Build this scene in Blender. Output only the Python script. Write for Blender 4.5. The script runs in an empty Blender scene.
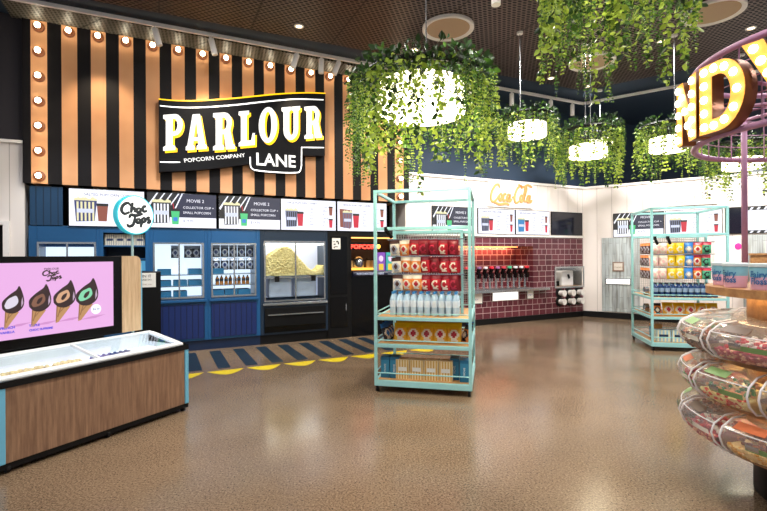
import bpy, math, random
from mathutils import Matrix, Vector
random.seed(7)
C = bpy.context.scene.collection
PI = math.pi
H = 1.5; F = 460.0; RO = .006          # eye height, focal length in pixels, camera roll
# ------------------------------------------------------------------ surveying the room from the photograph
def ray(px, py):
    u = px-383.5; v = 255.5-py
    return ((u+RO*v)/F, 1.0, (v-RO*u)/F)
class Frame:
    def __init__(s, ox, oy, dx, dy):
        l = math.hypot(dx, dy); s.o = (ox, oy); s.d = (dx/l, dy/l); s.n = (-s.d[1], s.d[0])
        s.M = Matrix.Translation((ox, oy, 0)) @ Matrix.Rotation(math.atan2(dy, dx), 4, 'Z')
    def hit(s, px, py, off=0):
        r = ray(px, py); ox = s.o[0]-s.n[0]*off; oy = s.o[1]-s.n[1]*off
        k = (ox*s.n[0]+oy*s.n[1])/(r[0]*s.n[0]+r[1]*s.n[1])
        return ((r[0]*k-ox)*s.d[0]+(r[1]*k-oy)*s.d[1], H+r[2]*k)
    def w(s, t, y, h=0):
        return s.M @ Vector((t, y, h))
LW = Frame(-3.10, 7.27, .899, .438)      # servery wall: x along it, -y into the room
RW = Frame(4.82, 11.13, .8, -.6)         # kiosk wall
WO = Frame(0, 0, 1, 0)
# ------------------------------------------------------------------ materials
MT = {}
def lin(c):
    if isinstance(c, str):
        c = [int(c[i:i+2], 16)/255 for i in (0, 2, 4)]
    return tuple(((x+.055)/1.055)**2.4 if x > .04045 else x/12.92 for x in c)+(1,)
def base(name):
    m = bpy.data.materials.new(name); m.use_nodes = True
    nt = m.node_tree
    return m, nt, nt.nodes['Principled BSDF'], nt.nodes['Material Output']
def mat(name, col='808080', rough=.5, metal=0, var=.06, scale=30, bump=0, spec=.5, trans=0):
    if name in MT: return MT[name]
    m, nt, b, o = base(name); N = nt.nodes; L = nt.links
    c = lin(col)
    tc = N.new('ShaderNodeTexCoord'); nz = N.new('ShaderNodeTexNoise'); nz.inputs['Scale'].default_value = scale
    L.new(tc.outputs['Object'], nz.inputs['Vector'])
    mx = N.new('ShaderNodeMix'); mx.data_type = 'RGBA'
    mx.inputs['A'].default_value = tuple(x*(1-var) for x in c[:3])+(1,)
    mx.inputs['B'].default_value = tuple(min(1, x*(1+var)) for x in c[:3])+(1,)
    L.new(nz.outputs['Fac'], mx.inputs['Factor']); L.new(mx.outputs['Result'], b.inputs['Base Color'])
    b.inputs['Roughness'].default_value = rough; b.inputs['Metallic'].default_value = metal
    b.inputs['Specular IOR Level'].default_value = spec
    if trans: b.inputs['Transmission Weight'].default_value = trans
    if bump:
        bp = N.new('ShaderNodeBump'); bp.inputs['Strength'].default_value = bump; bp.inputs['Distance'].default_value = .01
        L.new(nz.outputs['Fac'], bp.inputs['Height']); L.new(bp.outputs['Normal'], b.inputs['Normal'])
    MT[name] = m; return m
def emis(name, col='ffffff', s=1.0, body=None):
    if name in MT: return MT[name]
    m, nt, b, o = base(name); c = lin(col)
    b.inputs['Base Color'].default_value = (.02, .02, .02, 1) if body is None else lin(body)
    b.inputs['Roughness'].default_value = .35
    b.inputs['Emission Color'].default_value = c; b.inputs['Emission Strength'].default_value = s
    MT[name] = m; return m
def clear(name, col='ffffff', gloss=.12, rough=.05, mix='thin'):
    if name in MT: return MT[name]
    m = bpy.data.materials.new(name); m.use_nodes = True; nt = m.node_tree; N = nt.nodes; L = nt.links
    N.clear(); o = N.new('ShaderNodeOutputMaterial'); t = N.new('ShaderNodeBsdfTransparent'); g = N.new('ShaderNodeBsdfGlossy')
    t.inputs['Color'].default_value = lin(col); g.inputs['Roughness'].default_value = rough
    lw = N.new('ShaderNodeLayerWeight'); lw.inputs['Blend'].default_value = .35
    ma = N.new('ShaderNodeMath'); ma.operation = 'MULTIPLY_ADD'; ma.inputs[1].default_value = .22; ma.inputs[2].default_value = gloss
    L.new(lw.outputs['Facing'], ma.inputs[0])
    x = N.new('ShaderNodeMixShader'); L.new(ma.outputs[0], x.inputs[0]); L.new(t.outputs[0], x.inputs[1]); L.new(g.outputs[0], x.inputs[2])
    out = x
    if mix == 'washed_out':
        df = N.new('ShaderNodeBsdfDiffuse'); df.inputs['Color'].default_value = (.9, .9, .9, 1); out = N.new('ShaderNodeMixShader'); out.inputs[0].default_value = .1  # white haze mixed into the shell for a washed-out bright look
        L.new(x.outputs[0], out.inputs[1]); L.new(df.outputs[0], out.inputs[2])
    L.new(out.outputs[0], o.inputs[0]); MT[name] = m; return m
def nodes_of(name, rough=.5):
    m, nt, b, o = base(name); MT[name] = m
    b.inputs['Roughness'].default_value = rough
    tc = nt.nodes.new('ShaderNodeTexCoord'); mp = nt.nodes.new('ShaderNodeMapping')
    nt.links.new(tc.outputs['Object'], mp.inputs['Vector'])
    return m, nt.nodes, nt.links, b, mp
def ramp(N, pts):
    r = N.new('ShaderNodeValToRGB'); e = r.color_ramp.elements
    while len(e) < len(pts): e.new(.5)
    for i, (p, c) in enumerate(pts): e[i].position = p; e[i].color = lin(c)
    return r
def math_(N, L, op, a, b=None, c=None):
    n = N.new('ShaderNodeMath'); n.operation = op
    for i, x in enumerate((a, b, c)):
        if x is None: continue
        if isinstance(x, (int, float)): n.inputs[i].default_value = x
        else: L.new(x, n.inputs[i])
    return n.outputs[0]
# polished concrete
def m_floor():
    m, N, L, b, mp = nodes_of('polished_concrete')
    n1 = N.new('ShaderNodeTexNoise'); n1.inputs['Scale'].default_value = 1.1; n1.inputs['Detail'].default_value = 5
    n2 = N.new('ShaderNodeTexNoise'); n2.inputs['Scale'].default_value = 75; n2.inputs['Detail'].default_value = 6; n2.inputs['Roughness'].default_value = .8
    v = N.new('ShaderNodeTexVoronoi'); v.inputs['Scale'].default_value = 55
    for n in (n1, n2, v): L.new(mp.outputs[0], n.inputs['Vector'])
    r1 = ramp(N, [(.3, '655341'), (.7, '88725c')]); L.new(n1.outputs['Fac'], r1.inputs[0])
    r2 = ramp(N, [(.4, '2a2119'), (.5, '7d6752'), (.62, 'bea78a')]); L.new(n2.outputs['Fac'], r2.inputs[0])
    mx = N.new('ShaderNodeMix'); mx.data_type = 'RGBA'; mx.inputs['Factor'].default_value = .5
    L.new(r1.outputs[0], mx.inputs['A']); L.new(r2.outputs[0], mx.inputs['B'])
    r3 = ramp(N, [(.0, '2c221b'), (.2, '3a2c22'), (.28, 'ffffff')]); L.new(v.outputs['Distance'], r3.inputs[0])
    sp = N.new('ShaderNodeTexWhiteNoise'); L.new(v.outputs['Position'], sp.inputs['Vector'])
    gt = math_(N, L, 'GREATER_THAN', sp.outputs['Value'], .55)
    my = N.new('ShaderNodeMix'); my.data_type = 'RGBA'; my.blend_type = 'MULTIPLY'
    L.new(math_(N, L, 'MULTIPLY', gt, .7), my.inputs['Factor']); L.new(mx.outputs['Result'], my.inputs['A']); L.new(r3.outputs[0], my.inputs['B'])
    L.new(my.outputs['Result'], b.inputs['Base Color'])
    rr = N.new('ShaderNodeMapRange'); L.new(n1.outputs['Fac'], rr.inputs[0]); rr.inputs['To Min'].default_value = .1; rr.inputs['To Max'].default_value = .26
    L.new(rr.outputs[0], b.inputs['Roughness']); b.inputs['Specular IOR Level'].default_value = .5
    return m
def m_wood(name, c1, c2, sx=1, sz=14, rough=.45):
    m, N, L, b, mp = nodes_of(name, rough)
    mp.inputs['Scale'].default_value = (sz, sz, sx)
    n = N.new('ShaderNodeTexNoise'); n.inputs['Scale'].default_value = 3; n.inputs['Detail'].default_value = 6; n.inputs['Roughness'].default_value = .65
    L.new(mp.outputs[0], n.inputs['Vector']); r = ramp(N, [(.3, c1), (.68, c2)]); L.new(n.outputs['Fac'], r.inputs[0])
    L.new(r.outputs[0], b.inputs['Base Color']); return m
def m_grooves(name, col, groove, pitch, rough=.4, w=.07):
    m, N, L, b, mp = nodes_of(name, rough)
    s = N.new('ShaderNodeSeparateXYZ'); L.new(mp.outputs[0], s.inputs[0])
    fr = math_(N, L, 'FRACT', math_(N, L, 'DIVIDE', s.outputs['X'], pitch))
    lt = math_(N, L, 'LESS_THAN', fr, w)
    mx = N.new('ShaderNodeMix'); mx.data_type = 'RGBA'; mx.inputs['A'].default_value = lin(col); mx.inputs['B'].default_value = lin(groove)
    L.new(lt, mx.inputs['Factor']); L.new(mx.outputs['Result'], b.inputs['Base Color'])
    bp = N.new('ShaderNodeBump'); bp.inputs['Distance'].default_value = .006; bp.inputs['Strength'].default_value = .8; bp.invert = True
    L.new(lt, bp.inputs['Height']); L.new(bp.outputs[0], b.inputs['Normal']); return m
def m_perf(name, c1, hole, pitch, ang, rough=.45, rad=.34, metal=.3):
    m, N, L, b, mp = nodes_of(name, rough); mp.inputs['Rotation'].default_value = (0, 0, -ang)
    s = N.new('ShaderNodeSeparateXYZ'); L.new(mp.outputs[0], s.inputs[0])
    px = math_(N, L, 'DIVIDE', s.outputs['X'], pitch*1.35); py = math_(N, L, 'DIVIDE', s.outputs['Y'], pitch*.8)
    row = math_(N, L, 'FLOOR', py); odd = math_(N, L, 'MULTIPLY', math_(N, L, 'PINGPONG', row, 1), .5)
    fx = math_(N, L, 'SUBTRACT', math_(N, L, 'FRACT', math_(N, L, 'ADD', px, odd)), .5)
    fy = math_(N, L, 'SUBTRACT', math_(N, L, 'FRACT', py), .5)
    d = math_(N, L, 'SQRT', math_(N, L, 'ADD', math_(N, L, 'MULTIPLY', fx, fx), math_(N, L, 'MULTIPLY', fy, fy)))
    lt = math_(N, L, 'LESS_THAN', d, rad)
    sm = math_(N, L, 'LESS_THAN', math_(N, L, 'FRACT', math_(N, L, 'DIVIDE', s.outputs['X'], 1.2)), .02)
    lt = math_(N, L, 'MAXIMUM', lt, math_(N, L, 'MULTIPLY', sm, .6))
    mx = N.new('ShaderNodeMix'); mx.data_type = 'RGBA'; mx.inputs['A'].default_value = lin(c1); mx.inputs['B'].default_value = lin(hole)
    L.new(lt, mx.inputs['Factor']); L.new(mx.outputs['Result'], b.inputs['Base Color'])
    L.new(math_(N, L, 'MULTIPLY', math_(N, L, 'SUBTRACT', 1, lt), metal), b.inputs['Metallic'])
    L.new(math_(N, L, 'ADD', math_(N, L, 'MULTIPLY', lt, .5), rough), b.inputs['Roughness']); return m
def m_tiles():
    m, N, L, b, mp = nodes_of('maroon_tiles', .25)
    s = N.new('ShaderNodeSeparateXYZ'); L.new(mp.outputs[0], s.inputs[0]); cb = N.new('ShaderNodeCombineXYZ')
    L.new(math_(N, L, 'ADD', s.outputs['X'], s.outputs['Y']), cb.inputs[0]); L.new(s.outputs['Z'], cb.inputs[1])
    br = N.new('ShaderNodeTexBrick'); L.new(cb.outputs[0], br.inputs['Vector']); br.offset = 0.0; br.offset_frequency = 2; br.squash = .72; br.squash_frequency = 3
    br.inputs['Scale'].default_value = 1; br.inputs['Brick Width'].default_value = .2; br.inputs['Row Height'].default_value = .125
    br.inputs['Mortar Size'].default_value = .006; br.inputs['Mortar Smooth'].default_value = .1
    br.inputs['Color1'].default_value = lin('4c2029'); br.inputs['Color2'].default_value = lin('653039'); br.inputs['Mortar'].default_value = lin('a88d8f')
    L.new(br.outputs['Color'], b.inputs['Base Color']); return m
def m_boards():
    m, N, L, b, mp = nodes_of('weathered_pale_boards', .6)
    s = N.new('ShaderNodeSeparateXYZ'); L.new(mp.outputs[0], s.inputs[0]); cb = N.new('ShaderNodeCombineXYZ')
    L.new(s.outputs['Z'], cb.inputs[0]); L.new(s.outputs['X'], cb.inputs[1])
    br = N.new('ShaderNodeTexBrick'); L.new(cb.outputs[0], br.inputs['Vector']); br.inputs['Scale'].default_value = 1
    br.inputs['Brick Width'].default_value = .5; br.inputs['Row Height'].default_value = .075; br.inputs['Mortar Size'].default_value = .004
    br.inputs['Color1'].default_value = lin('a9b3b6'); br.inputs['Color2'].default_value = lin('c2cbcb'); br.inputs['Mortar'].default_value = lin('8f9698')
    n = N.new('ShaderNodeTexNoise'); mp2 = N.new('ShaderNodeMapping'); mp2.inputs['Scale'].default_value = (14, 14, 1.6); L.new(mp.outputs[0], mp2.inputs[0]); L.new(mp2.outputs[0], n.inputs['Vector'])
    n.inputs['Scale'].default_value = 1.2; r = ramp(N, [(.3, '9b8f86'), (.55, 'ffffff')]); L.new(n.outputs['Fac'], r.inputs[0])
    mx = N.new('ShaderNodeMix'); mx.data_type = 'RGBA'; mx.blend_type = 'MULTIPLY'; mx.inputs['Factor'].default_value = .7
    L.new(br.outputs['Color'], mx.inputs['A']); L.new(r.outputs[0], mx.inputs['B']); L.new(mx.outputs['Result'], b.inputs['Base Color']); return m
def m_stripes():
    m, N, L, b, mp = nodes_of('peach_and_black_stripes', .55)
    s = N.new('ShaderNodeSeparateXYZ'); L.new(mp.outputs[0], s.inputs[0])
    fr = math_(N, L, 'FRACT', math_(N, L, 'ADD', math_(N, L, 'DIVIDE', math_(N, L, 'ADD', s.outputs['X'], 1.981), .3535), 10))
    lt = math_(N, L, 'LESS_THAN', fr, .53)
    n = N.new('ShaderNodeTexNoise'); n.inputs['Scale'].default_value = 2.2; L.new(mp.outputs[0], n.inputs['Vector'])
    r = ramp(N, [(.3, 'cd9468'), (.7, 'dba477')]); L.new(n.outputs['Fac'], r.inputs[0])
    mx = N.new('ShaderNodeMix'); mx.data_type = 'RGBA'; mx.inputs['A'].default_value = lin('0f0c0f'); L.new(r.outputs[0], mx.inputs['B'])
    ok = math_(N, L, 'GREATER_THAN', s.outputs['X'], -1.985); L.new(math_(N, L, 'MULTIPLY', lt, ok), mx.inputs['Factor'])
    L.new(mx.outputs['Result'], b.inputs['Base Color']); b.inputs['Specular IOR Level'].default_value = .2; return m
def m_leaf(name, c1, c2):
    m = bpy.data.materials.new(name); m.use_nodes = True; nt = m.node_tree; N = nt.nodes; L = nt.links; N.clear(); MT[name] = m
    o = N.new('ShaderNodeOutputMaterial'); d = N.new('ShaderNodeBsdfPrincipled'); t = N.new('ShaderNodeBsdfTranslucent'); d.inputs['Roughness'].default_value = .45
    tc = N.new('ShaderNodeTexCoord'); n = N.new('ShaderNodeTexNoise'); n.inputs['Scale'].default_value = 9; L.new(tc.outputs['Object'], n.inputs['Vector'])
    r = ramp(N, [(.35, c1), (.65, c2)]); L.new(n.outputs['Fac'], r.inputs[0]); L.new(r.outputs[0], d.inputs['Base Color']); L.new(r.outputs[0], t.inputs['Color'])
    x = N.new('ShaderNodeMixShader'); x.inputs[0].default_value = .35; L.new(d.outputs[0], x.inputs[1]); L.new(t.outputs[0], x.inputs[2]); L.new(x.outputs[0], o.inputs[0]); return m
floor_m = m_floor(); oak = m_wood('freezer_walnut_panel', '6a4c3a', '9c7a60'); pale = m_wood('pale_oak_panel', 'b3906d', 'd9bd97')
shelfwood = mat('shelf_wood', 'c8985f', .45, 0, .2, 12); tierwood = m_wood('display_wood', '8a5d38', 'b98a58', 6, 6)
white_w = m_grooves('white_wall_boards', 'e9e1dc', 'bdb4ae', .32, .45, .03); blue_g = m_grooves('blue_grooved_panel', '14275c', '0a1434', .085, .35, .12)
teal_g = m_grooves('teal_grooved_panel', '173c5c', '0c2034', .085, .35, .12)
blue_d = mat('cabinet_blue', '17507f', .35); navy = mat('cabinet_navy', '0e2240', .35); ceilblue = mat('upper_wall_navy', '13293e', .7); upper_dark = mat('upper_wall_charcoal', '28242a', .7)
white = mat('white_paint', 'efeae6', .4); black = mat('black_paint', '08080a', .5, spec=.25); blackg = mat('black_gloss', '050506', .2, spec=.3); steel = mat('stainless', 'b8bcc0', .25, .9)
mint = mat('mint_powder_coat', 'a2dde0', .35); pink = mat('pink_mauve_paint', 'b788ab', .4); lblue = mat('light_blue_trim', '6db6d6', .35)
glass = clear('cabinet_glass', 'f8fcff', .01, .03); acry = clear('clear_acrylic', 'fdfdfd', .03, .12, 'washed_out')
# ------------------------------------------------------------------ mesh building
class MB:
    def __init__(s, M=None): s.v = []; s.f = []; s.mi = []; s.ms = []; s.M = M
    def _m(s, m):
        if m not in s.ms: s.ms.append(m)
        return s.ms.index(m)
    def add(s, vs, fs, m=None, M=None):
        k = len(s.v)
        if M is not None: vs = [M @ Vector(v) for v in vs]
        s.v += [tuple(v) for v in vs]; i = s._m(m)
        for f in fs: s.f.append([k+a for a in f]); s.mi.append(i)
        return s
    def box(s, x0, x1, y0, y1, z0, z1, m=None, M=None):
        vs = [(x, y, z) for z in (z0, z1) for y in (y0, y1) for x in (x0, x1)]
        return s.add(vs, [(0, 2, 3, 1), (4, 5, 7, 6), (0, 1, 5, 4), (2, 6, 7, 3), (0, 4, 6, 2), (1, 3, 7, 5)], m, M)
    def tube(s, pts, r, n=8, m=None, cap=True, M=None):
        pts = [Vector(p) for p in pts]; vs = []; fs = []
        rs = r if isinstance(r, (list, tuple)) else [r]*len(pts)
        u = None
        for i, p in enumerate(pts):
            t = (pts[min(i+1, len(pts)-1)]-pts[max(i-1, 0)]).normalized()
            if u is None:
                u = t.orthogonal().normalized()
            else:
                u = (u-t*u.dot(t)); u = u.normalized() if u.length > 1e-6 else t.orthogonal().normalized()
            w = t.cross(u)
            for k in range(n):
                a = 2*PI*k/n; vs.append(p+(u*math.cos(a)+w*math.sin(a))*rs[i])
        for i in range(len(pts)-1):
            for k in range(n):
                a = i*n+k; b = i*n+(k+1) % n; fs.append((a, b, b+n, a+n))
        if cap: fs.append(tuple(range(n))[::-1]); fs.append(tuple((len(pts)-1)*n+k for k in range(n)))
        return s.add(vs, fs, m, M)
    def lathe(s, prof, n=24, m=None, M=None, a0=0, a1=2*PI, cap=True):
        full = abs(a1-a0-2*PI) < 1e-6; vs = []; fs = []; K = n if full else n+1
        for k in range(K):
            a = a0+(a1-a0)*k/n
            for r, z in prof: vs.append((r*math.cos(a), r*math.sin(a), z))
        P = len(prof)
        for k in range(n):
            b = (k+1) % K
            for j in range(P-1): fs.append((k*P+j, b*P+j, b*P+j+1, k*P+j+1))
        return s.add(vs, fs, m, M)
    def ball(s, c, r, n=8, m=None, M=None):
        rx, ry, rz = r if isinstance(r, tuple) else (r, r, r); vs = []; fs = []; R = max(4, n//2)
        for j in range(R+1):
            th = PI*j/R
            for k in range(n):
                a = 2*PI*k/n; vs.append((c[0]+rx*math.sin(th)*math.cos(a), c[1]+ry*math.sin(th)*math.sin(a), c[2]+rz*math.cos(th)))
        for j in range(R):
            for k in range(n): a = j*n+k; b = j*n+(k+1) % n; fs.append((a, a+n, b+n, b))
        return s.add(vs, fs, m, M)
    def poly(s, pts, y0, y1, m=None, M=None, plane='xz'):
        n = len(pts)      # outline in x,z pushed through y0..y1 (convex or simple)
        q = [(p[0], y0, p[1]) for p in pts]+[(p[0], y1, p[1]) for p in pts]
        if plane == 'xy': q = [(p[0], p[1], y0) for p in pts]+[(p[0], p[1], y1) for p in pts]
        fs = [tuple(range(n)), tuple(range(2*n-1, n-1, -1))]+[(i, i+n, (i+1) % n+n, (i+1) % n) for i in range(n)]
        return s.add(q, fs, m, M)
    def ribbon(s, pts, w, y0, y1, m=None):
        pts = smooth_line(pts); n = len(pts); vs = []; fs = []
        for i, p in enumerate(pts):
            a = pts[max(0, i-1)]; b = pts[min(n-1, i+1)]; dx, dz = b[0]-a[0], b[1]-a[1]; l = math.hypot(dx, dz) or 1
            ww = w*(.72+.28*math.sin(PI*min(1, max(0, i/(n-1))))) ; nx, nz = -dz/l*ww/2, dx/l*ww/2
            for y in (y0, y1):
                vs += [(p[0]+nx, y, p[1]+nz), (p[0]-nx, y, p[1]-nz)]
        for i in range(n-1):
            a = 4*i; b = a+4; fs += [(a, a+1, b+1, b), (a, b, b+2, a+2), (a+1, a+3, b+3, b+1)]
        fs += [(0, 2, 3, 1), (4*n-4, 4*n-3, 4*n-1, 4*n-2)]
        return s.add(vs, fs, m)
    def build(s, name, m=None, parent=None, smooth=False, bevel=0, M=None):
        me = bpy.data.meshes.new(name); me.from_pydata(s.v, [], s.f)
        for x in s.ms: me.materials.append(x if x is not None else m)
        me.polygons.foreach_set('material_index', s.mi)
        if smooth: me.polygons.foreach_set('use_smooth', [True]*len(me.polygons))
        me.update(); o = bpy.data.objects.new(name, me); C.objects.link(o)
        if smooth and smooth != 'all':
            try: me.set_sharp_from_angle(angle=R(40))
            except Exception: pass
        if parent is not None: o.parent = parent
        if M is not None: o.matrix_local = M
        if bevel:
            b = o.modifiers.new('Bevel', 'BEVEL'); b.width = bevel; b.segments = 2; b.limit_method = 'ANGLE'
        return o
def R(d): return d*PI/180
def smooth_line(p, k=5):
    if len(p) < 3: return [p[0], ((p[0][0]+p[1][0])/2, (p[0][1]+p[1][1])/2), p[1]]
    q = [p[0]]+list(p)+[p[-1]]; out = []
    for i in range(1, len(q)-2):
        for j in range(k):
            t = j/k; out.append(tuple(.5*((2*q[i][d])+(-q[i-1][d]+q[i+1][d])*t+(2*q[i-1][d]-5*q[i][d]+4*q[i+1][d]-q[i+2][d])*t*t+(-q[i-1][d]+3*q[i][d]-3*q[i+1][d]+q[i+2][d])*t**3) for d in (0, 1)))
    out.append(p[-1]); return out
def thing(name, label, cat, M=None, group=None):
    o = bpy.data.objects.new(name, None); C.objects.link(o); o.empty_display_size = .1
    if M is not None: o.matrix_world = M
    o['label'] = label; o['category'] = cat
    if group: o['group'] = group
    return o
def tag(o, label=None, cat=None, group=None, kind=None):
    for k, v in (('label', label), ('category', cat), ('group', group), ('kind', kind)):
        if v: o[k] = v
    return o
KIDS = {}
def kids(o):
    return [c for c in bpy.data.objects if c.parent == o] if o.name not in KIDS else KIDS[o.name]
def dup(o, M, label=None, group=None):
    KIDS[o.name] = kids(o)
    r = o.copy(); C.objects.link(r); r.matrix_world = M
    if label: r['label'] = label
    if group: r['group'] = group
    for c in KIDS[o.name]:
        d = c.copy(); C.objects.link(d); d.parent = r
    return r
def struct(mb, name, m=None, M=None, **k):
    o = mb.build(name, m, M=M, **k); o['kind'] = 'structure'; return o
def T(x, y, z): return Matrix.Translation((x, y, z))
def RZ(a): return Matrix.Rotation(a, 4, 'Z')
def text(s, size, x, y, z, m, parent, name='lettering', align='LEFT', bold=0, ext=.001, sx=1, rot=0, M=None):
    cu = bpy.data.curves.new('t', 'FONT'); cu.body = s; cu.size = size; cu.align_x = align; cu.extrude = ext; cu.resolution_u = 2; cu.offset = bold
    ob = bpy.data.objects.new('t', cu); me = bpy.data.meshes.new_from_object(ob)
    me.name = name; bpy.data.objects.remove(ob); bpy.data.curves.remove(cu)
    X = T(x, y, z) @ Matrix.Rotation(rot, 4, 'Y') @ Matrix.Rotation(PI/2, 4, 'X') @ Matrix.Diagonal((sx, 1, 1, 1))
    me.transform(X if M is None else M @ X)
    me.materials.clear(); me.materials.append(m)
    for p in me.polygons: p.material_index = 0
    o = bpy.data.objects.new(name, me); C.objects.link(o)
    if parent is not None: o.parent = parent
    return o
def shape(loops, y0, y1, m, parent, name, fn=None):
    """outline with holes (loops of x,z), filled and given depth; fn maps a point onto the wall"""
    cu = bpy.data.curves.new('s', 'CURVE'); cu.dimensions = '2D'; cu.fill_mode = 'BOTH'; cu.extrude = abs(y1-y0)/2
    for lp in loops:
        if fn: lp = [fn(*p) for p in lp]
        sp = cu.splines.new('POLY'); sp.points.add(len(lp)-1); sp.use_cyclic_u = True
        for i, p in enumerate(lp): sp.points[i].co = (p[0], p[1], 0, 1)
    ob = bpy.data.objects.new('s', cu); me = bpy.data.meshes.new_from_object(ob); me.name = name
    bpy.data.objects.remove(ob); bpy.data.curves.remove(cu)
    me.transform(T(0, (y0+y1)/2, 0) @ Matrix.Rotation(PI/2, 4, 'X')); me.materials.clear(); me.materials.append(m)
    o = bpy.data.objects.new(name, me); C.objects.link(o)
    if parent is not None: o.parent = parent
    return o
def arc(cx, cy, rx, ry, a0, a1, n=8): return [(cx+rx*math.cos(R(a0+(a1-a0)*i/n)), cy+ry*math.sin(R(a0+(a1-a0)*i/n))) for i in range(n+1)]
# ------------------------------------------------------------------ the room
struct(MB().box(-9, 14, -5, 16, -.1, 0, floor_m), 'floor')
CH = 4.84
struct(MB().box(-9, 14, -5, 16, CH, CH+.1, ceilblue), 'ceiling')
perf = m_perf('brown_perforated_ceiling', '544032', '0c0908', .062, math.atan2(.438, .899), .38, .36, .4)
def wpt(t, y): p = LW.w(t, y); return (p.x, p.y)
corner = (4.03, 9.24)
edge = [wpt(-6, -.97), wpt(-1, -.97), corner, (9.5, 5.3), (9.5, -4.5), (-8.5, -4.5)]
struct(MB().poly(edge, CH-.05, CH-.001, perf, plane='xy'), 'ceiling_panel')
grey_mesh = m_perf('grey_expanded_mesh', '57534b', '121010', .05, .6, .5, .3, .1)
struct(MB().box(-2.2, 4.05, -.52, 0.0, CH-.05, CH-.001, grey_mesh), 'ceiling_mesh_band', M=LW.M)
# left wall: back wall with the upper part, side white sections and striped bulkhead
struct(MB().box(-5, 16, .7, .8, 0, CH, black), 'wall_back', M=LW.M)
struct(MB().box(4.03, 16, -.0, .69, 3.1, CH, ceilblue).box(-5, -2.08, 0, .69, 3.09, CH, upper_dark), 'wall_upper', M=LW.M)
struct(MB().box(-1.985-.09, 3.98, -.06, .69, 2.53, CH-.05, m_stripes()), 'wall_bulkhead', M=LW.M)
dj = -2.254
struct(MB().box(dj, -2.07, 0, .69, 0, 3.09, white_w).box(-5, dj, 0, .69, 1.98, 3.09, white_w).box(dj-.05, dj+.02, -.03, .0, 0, 1.95, white).box(-5, dj+.02, -.03, 0, 1.95, 2.0, white), 'wall_left', M=LW.M)
struct(MB().box(-5, -2.06, -.05, .7, 3.07, 3.11, white), 'trim_1', M=LW.M)
# tiled drinks wall with niche, around openings
tiles = m_tiles()
b = MB()
b.box(3.93, 9.15, 0, .69, 1.91, 3.1, white_w)
b.box(8.93, 9.3, -.0, .69, 0, 1.91, white)
struct(b, 'wall_white', M=LW.M)
b = MB(); tx0, tx1 = 3.95, 8.93
b.box(tx0, 7.221, 0, .55, .0, .72, tiles).box(tx0, tx1, 0, .55, 1.69, 1.91, tiles).box(7.221, tx1, 0, .55, 0, .72, tiles)
b.box(7.221, 7.864, 0, .55, .72, 1.69, tiles).box(8.847, tx1, 0, .55, .72, 1.69, tiles).box(7.864, 8.847, 0, .55, 1.21, 1.69, tiles)
b.box(tx0, 8.93, .551, .68, 0, 1.91, tiles).box(tx0, tx0+.3, 0, .55, .72, 1.69, tiles)
struct(b, 'wall_tiled', M=LW.M)
struct(MB().box(3.95, 9.0, -.03, 0, 1.895, 1.935, white), 'trim_2', M=LW.M)
struct(MB().box(3.95, 8.97, -.012, -.001, 0, .13, black), 'baseboard_left', M=LW.M)
struct(MB().box(3.93, 8.9, -.03, .6, 3.08, 3.13, white), 'trim_3', M=LW.M)
# kiosk wall, lower than the room
struct(MB().box(-.02, 6.2, 0, .3, 0, 3.08, white_w), 'wall_right', M=RW.M)
struct(MB().box(0, 6.2, -.03, .32, 3.07, 3.12, white), 'trim_4', M=RW.M)
struct(MB().box(0, 6.2, -.012, -.001, 0, .14, black), 'baseboard_right', M=RW.M)
# floor painting in front of the servery
b = MB(); fm_d = mat('floor_paint_navy', '1b2c3a', .35, 0, .3, 20); fm_y = mat('floor_paint_yellow', 'e8cf1e', .35, 0, .1, 20)
for k in range(-6, 11):
    t = .3+.36*k; b.box(t, t+.165, -1.40, -.15, .0005, .002, fm_d)
for k in range(-4, 8):
    t = .15+.5*k; pts = [(t+.46*i/12, -1.52-.24*math.sin(PI*i/12)) for i in range(13)]
    b.poly(pts, .0005, .002, fm_y, plane='xy')
struct(b, 'floor_marking', M=LW.M)
# ------------------------------------------------------------------ marquee bulbs
glow = emis('bulb_glow', 'fff0d0', 22); halo = mat('socket_halo', '7a4526', .5)  # socket ring colour also stands in for the bulb's warm halo
bulb = thing('marquee_bulb', 'glowing marquee bulb in the row across the top of the striped wall', 'light bulb', LW.M @ T(-1.888, -.06, 4.70), 'marquee bulbs across the top')
q = Matrix.Rotation(PI/2, 4, 'X')
MB().lathe([(0, 0), (.072, 0), (.072, .012), (.045, .022), (.03, .05), (0, .05)], 14, halo, q).build('socket', None, bulb, True)
MB().ball((0, -.075, 0), .037, 10, glow).build('globe', None, bulb, 'all')
for k in range(1, 17):
    dup(bulb, LW.M @ T(-1.888+.3535*k, -.06, 4.70))
for k in range(1, 7):
    dup(bulb, LW.M @ T(-1.888, -.06, 4.70-.345*k), 'glowing marquee bulb down the left edge of the striped wall', 'marquee bulbs down the left edge')
    dup(bulb, LW.M @ T(-1.888+.3535*16, -.06, 4.70-.345*k), 'glowing marquee bulb down the last stripe, behind the hanging foliage', 'marquee bulbs down the right edge')
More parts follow.
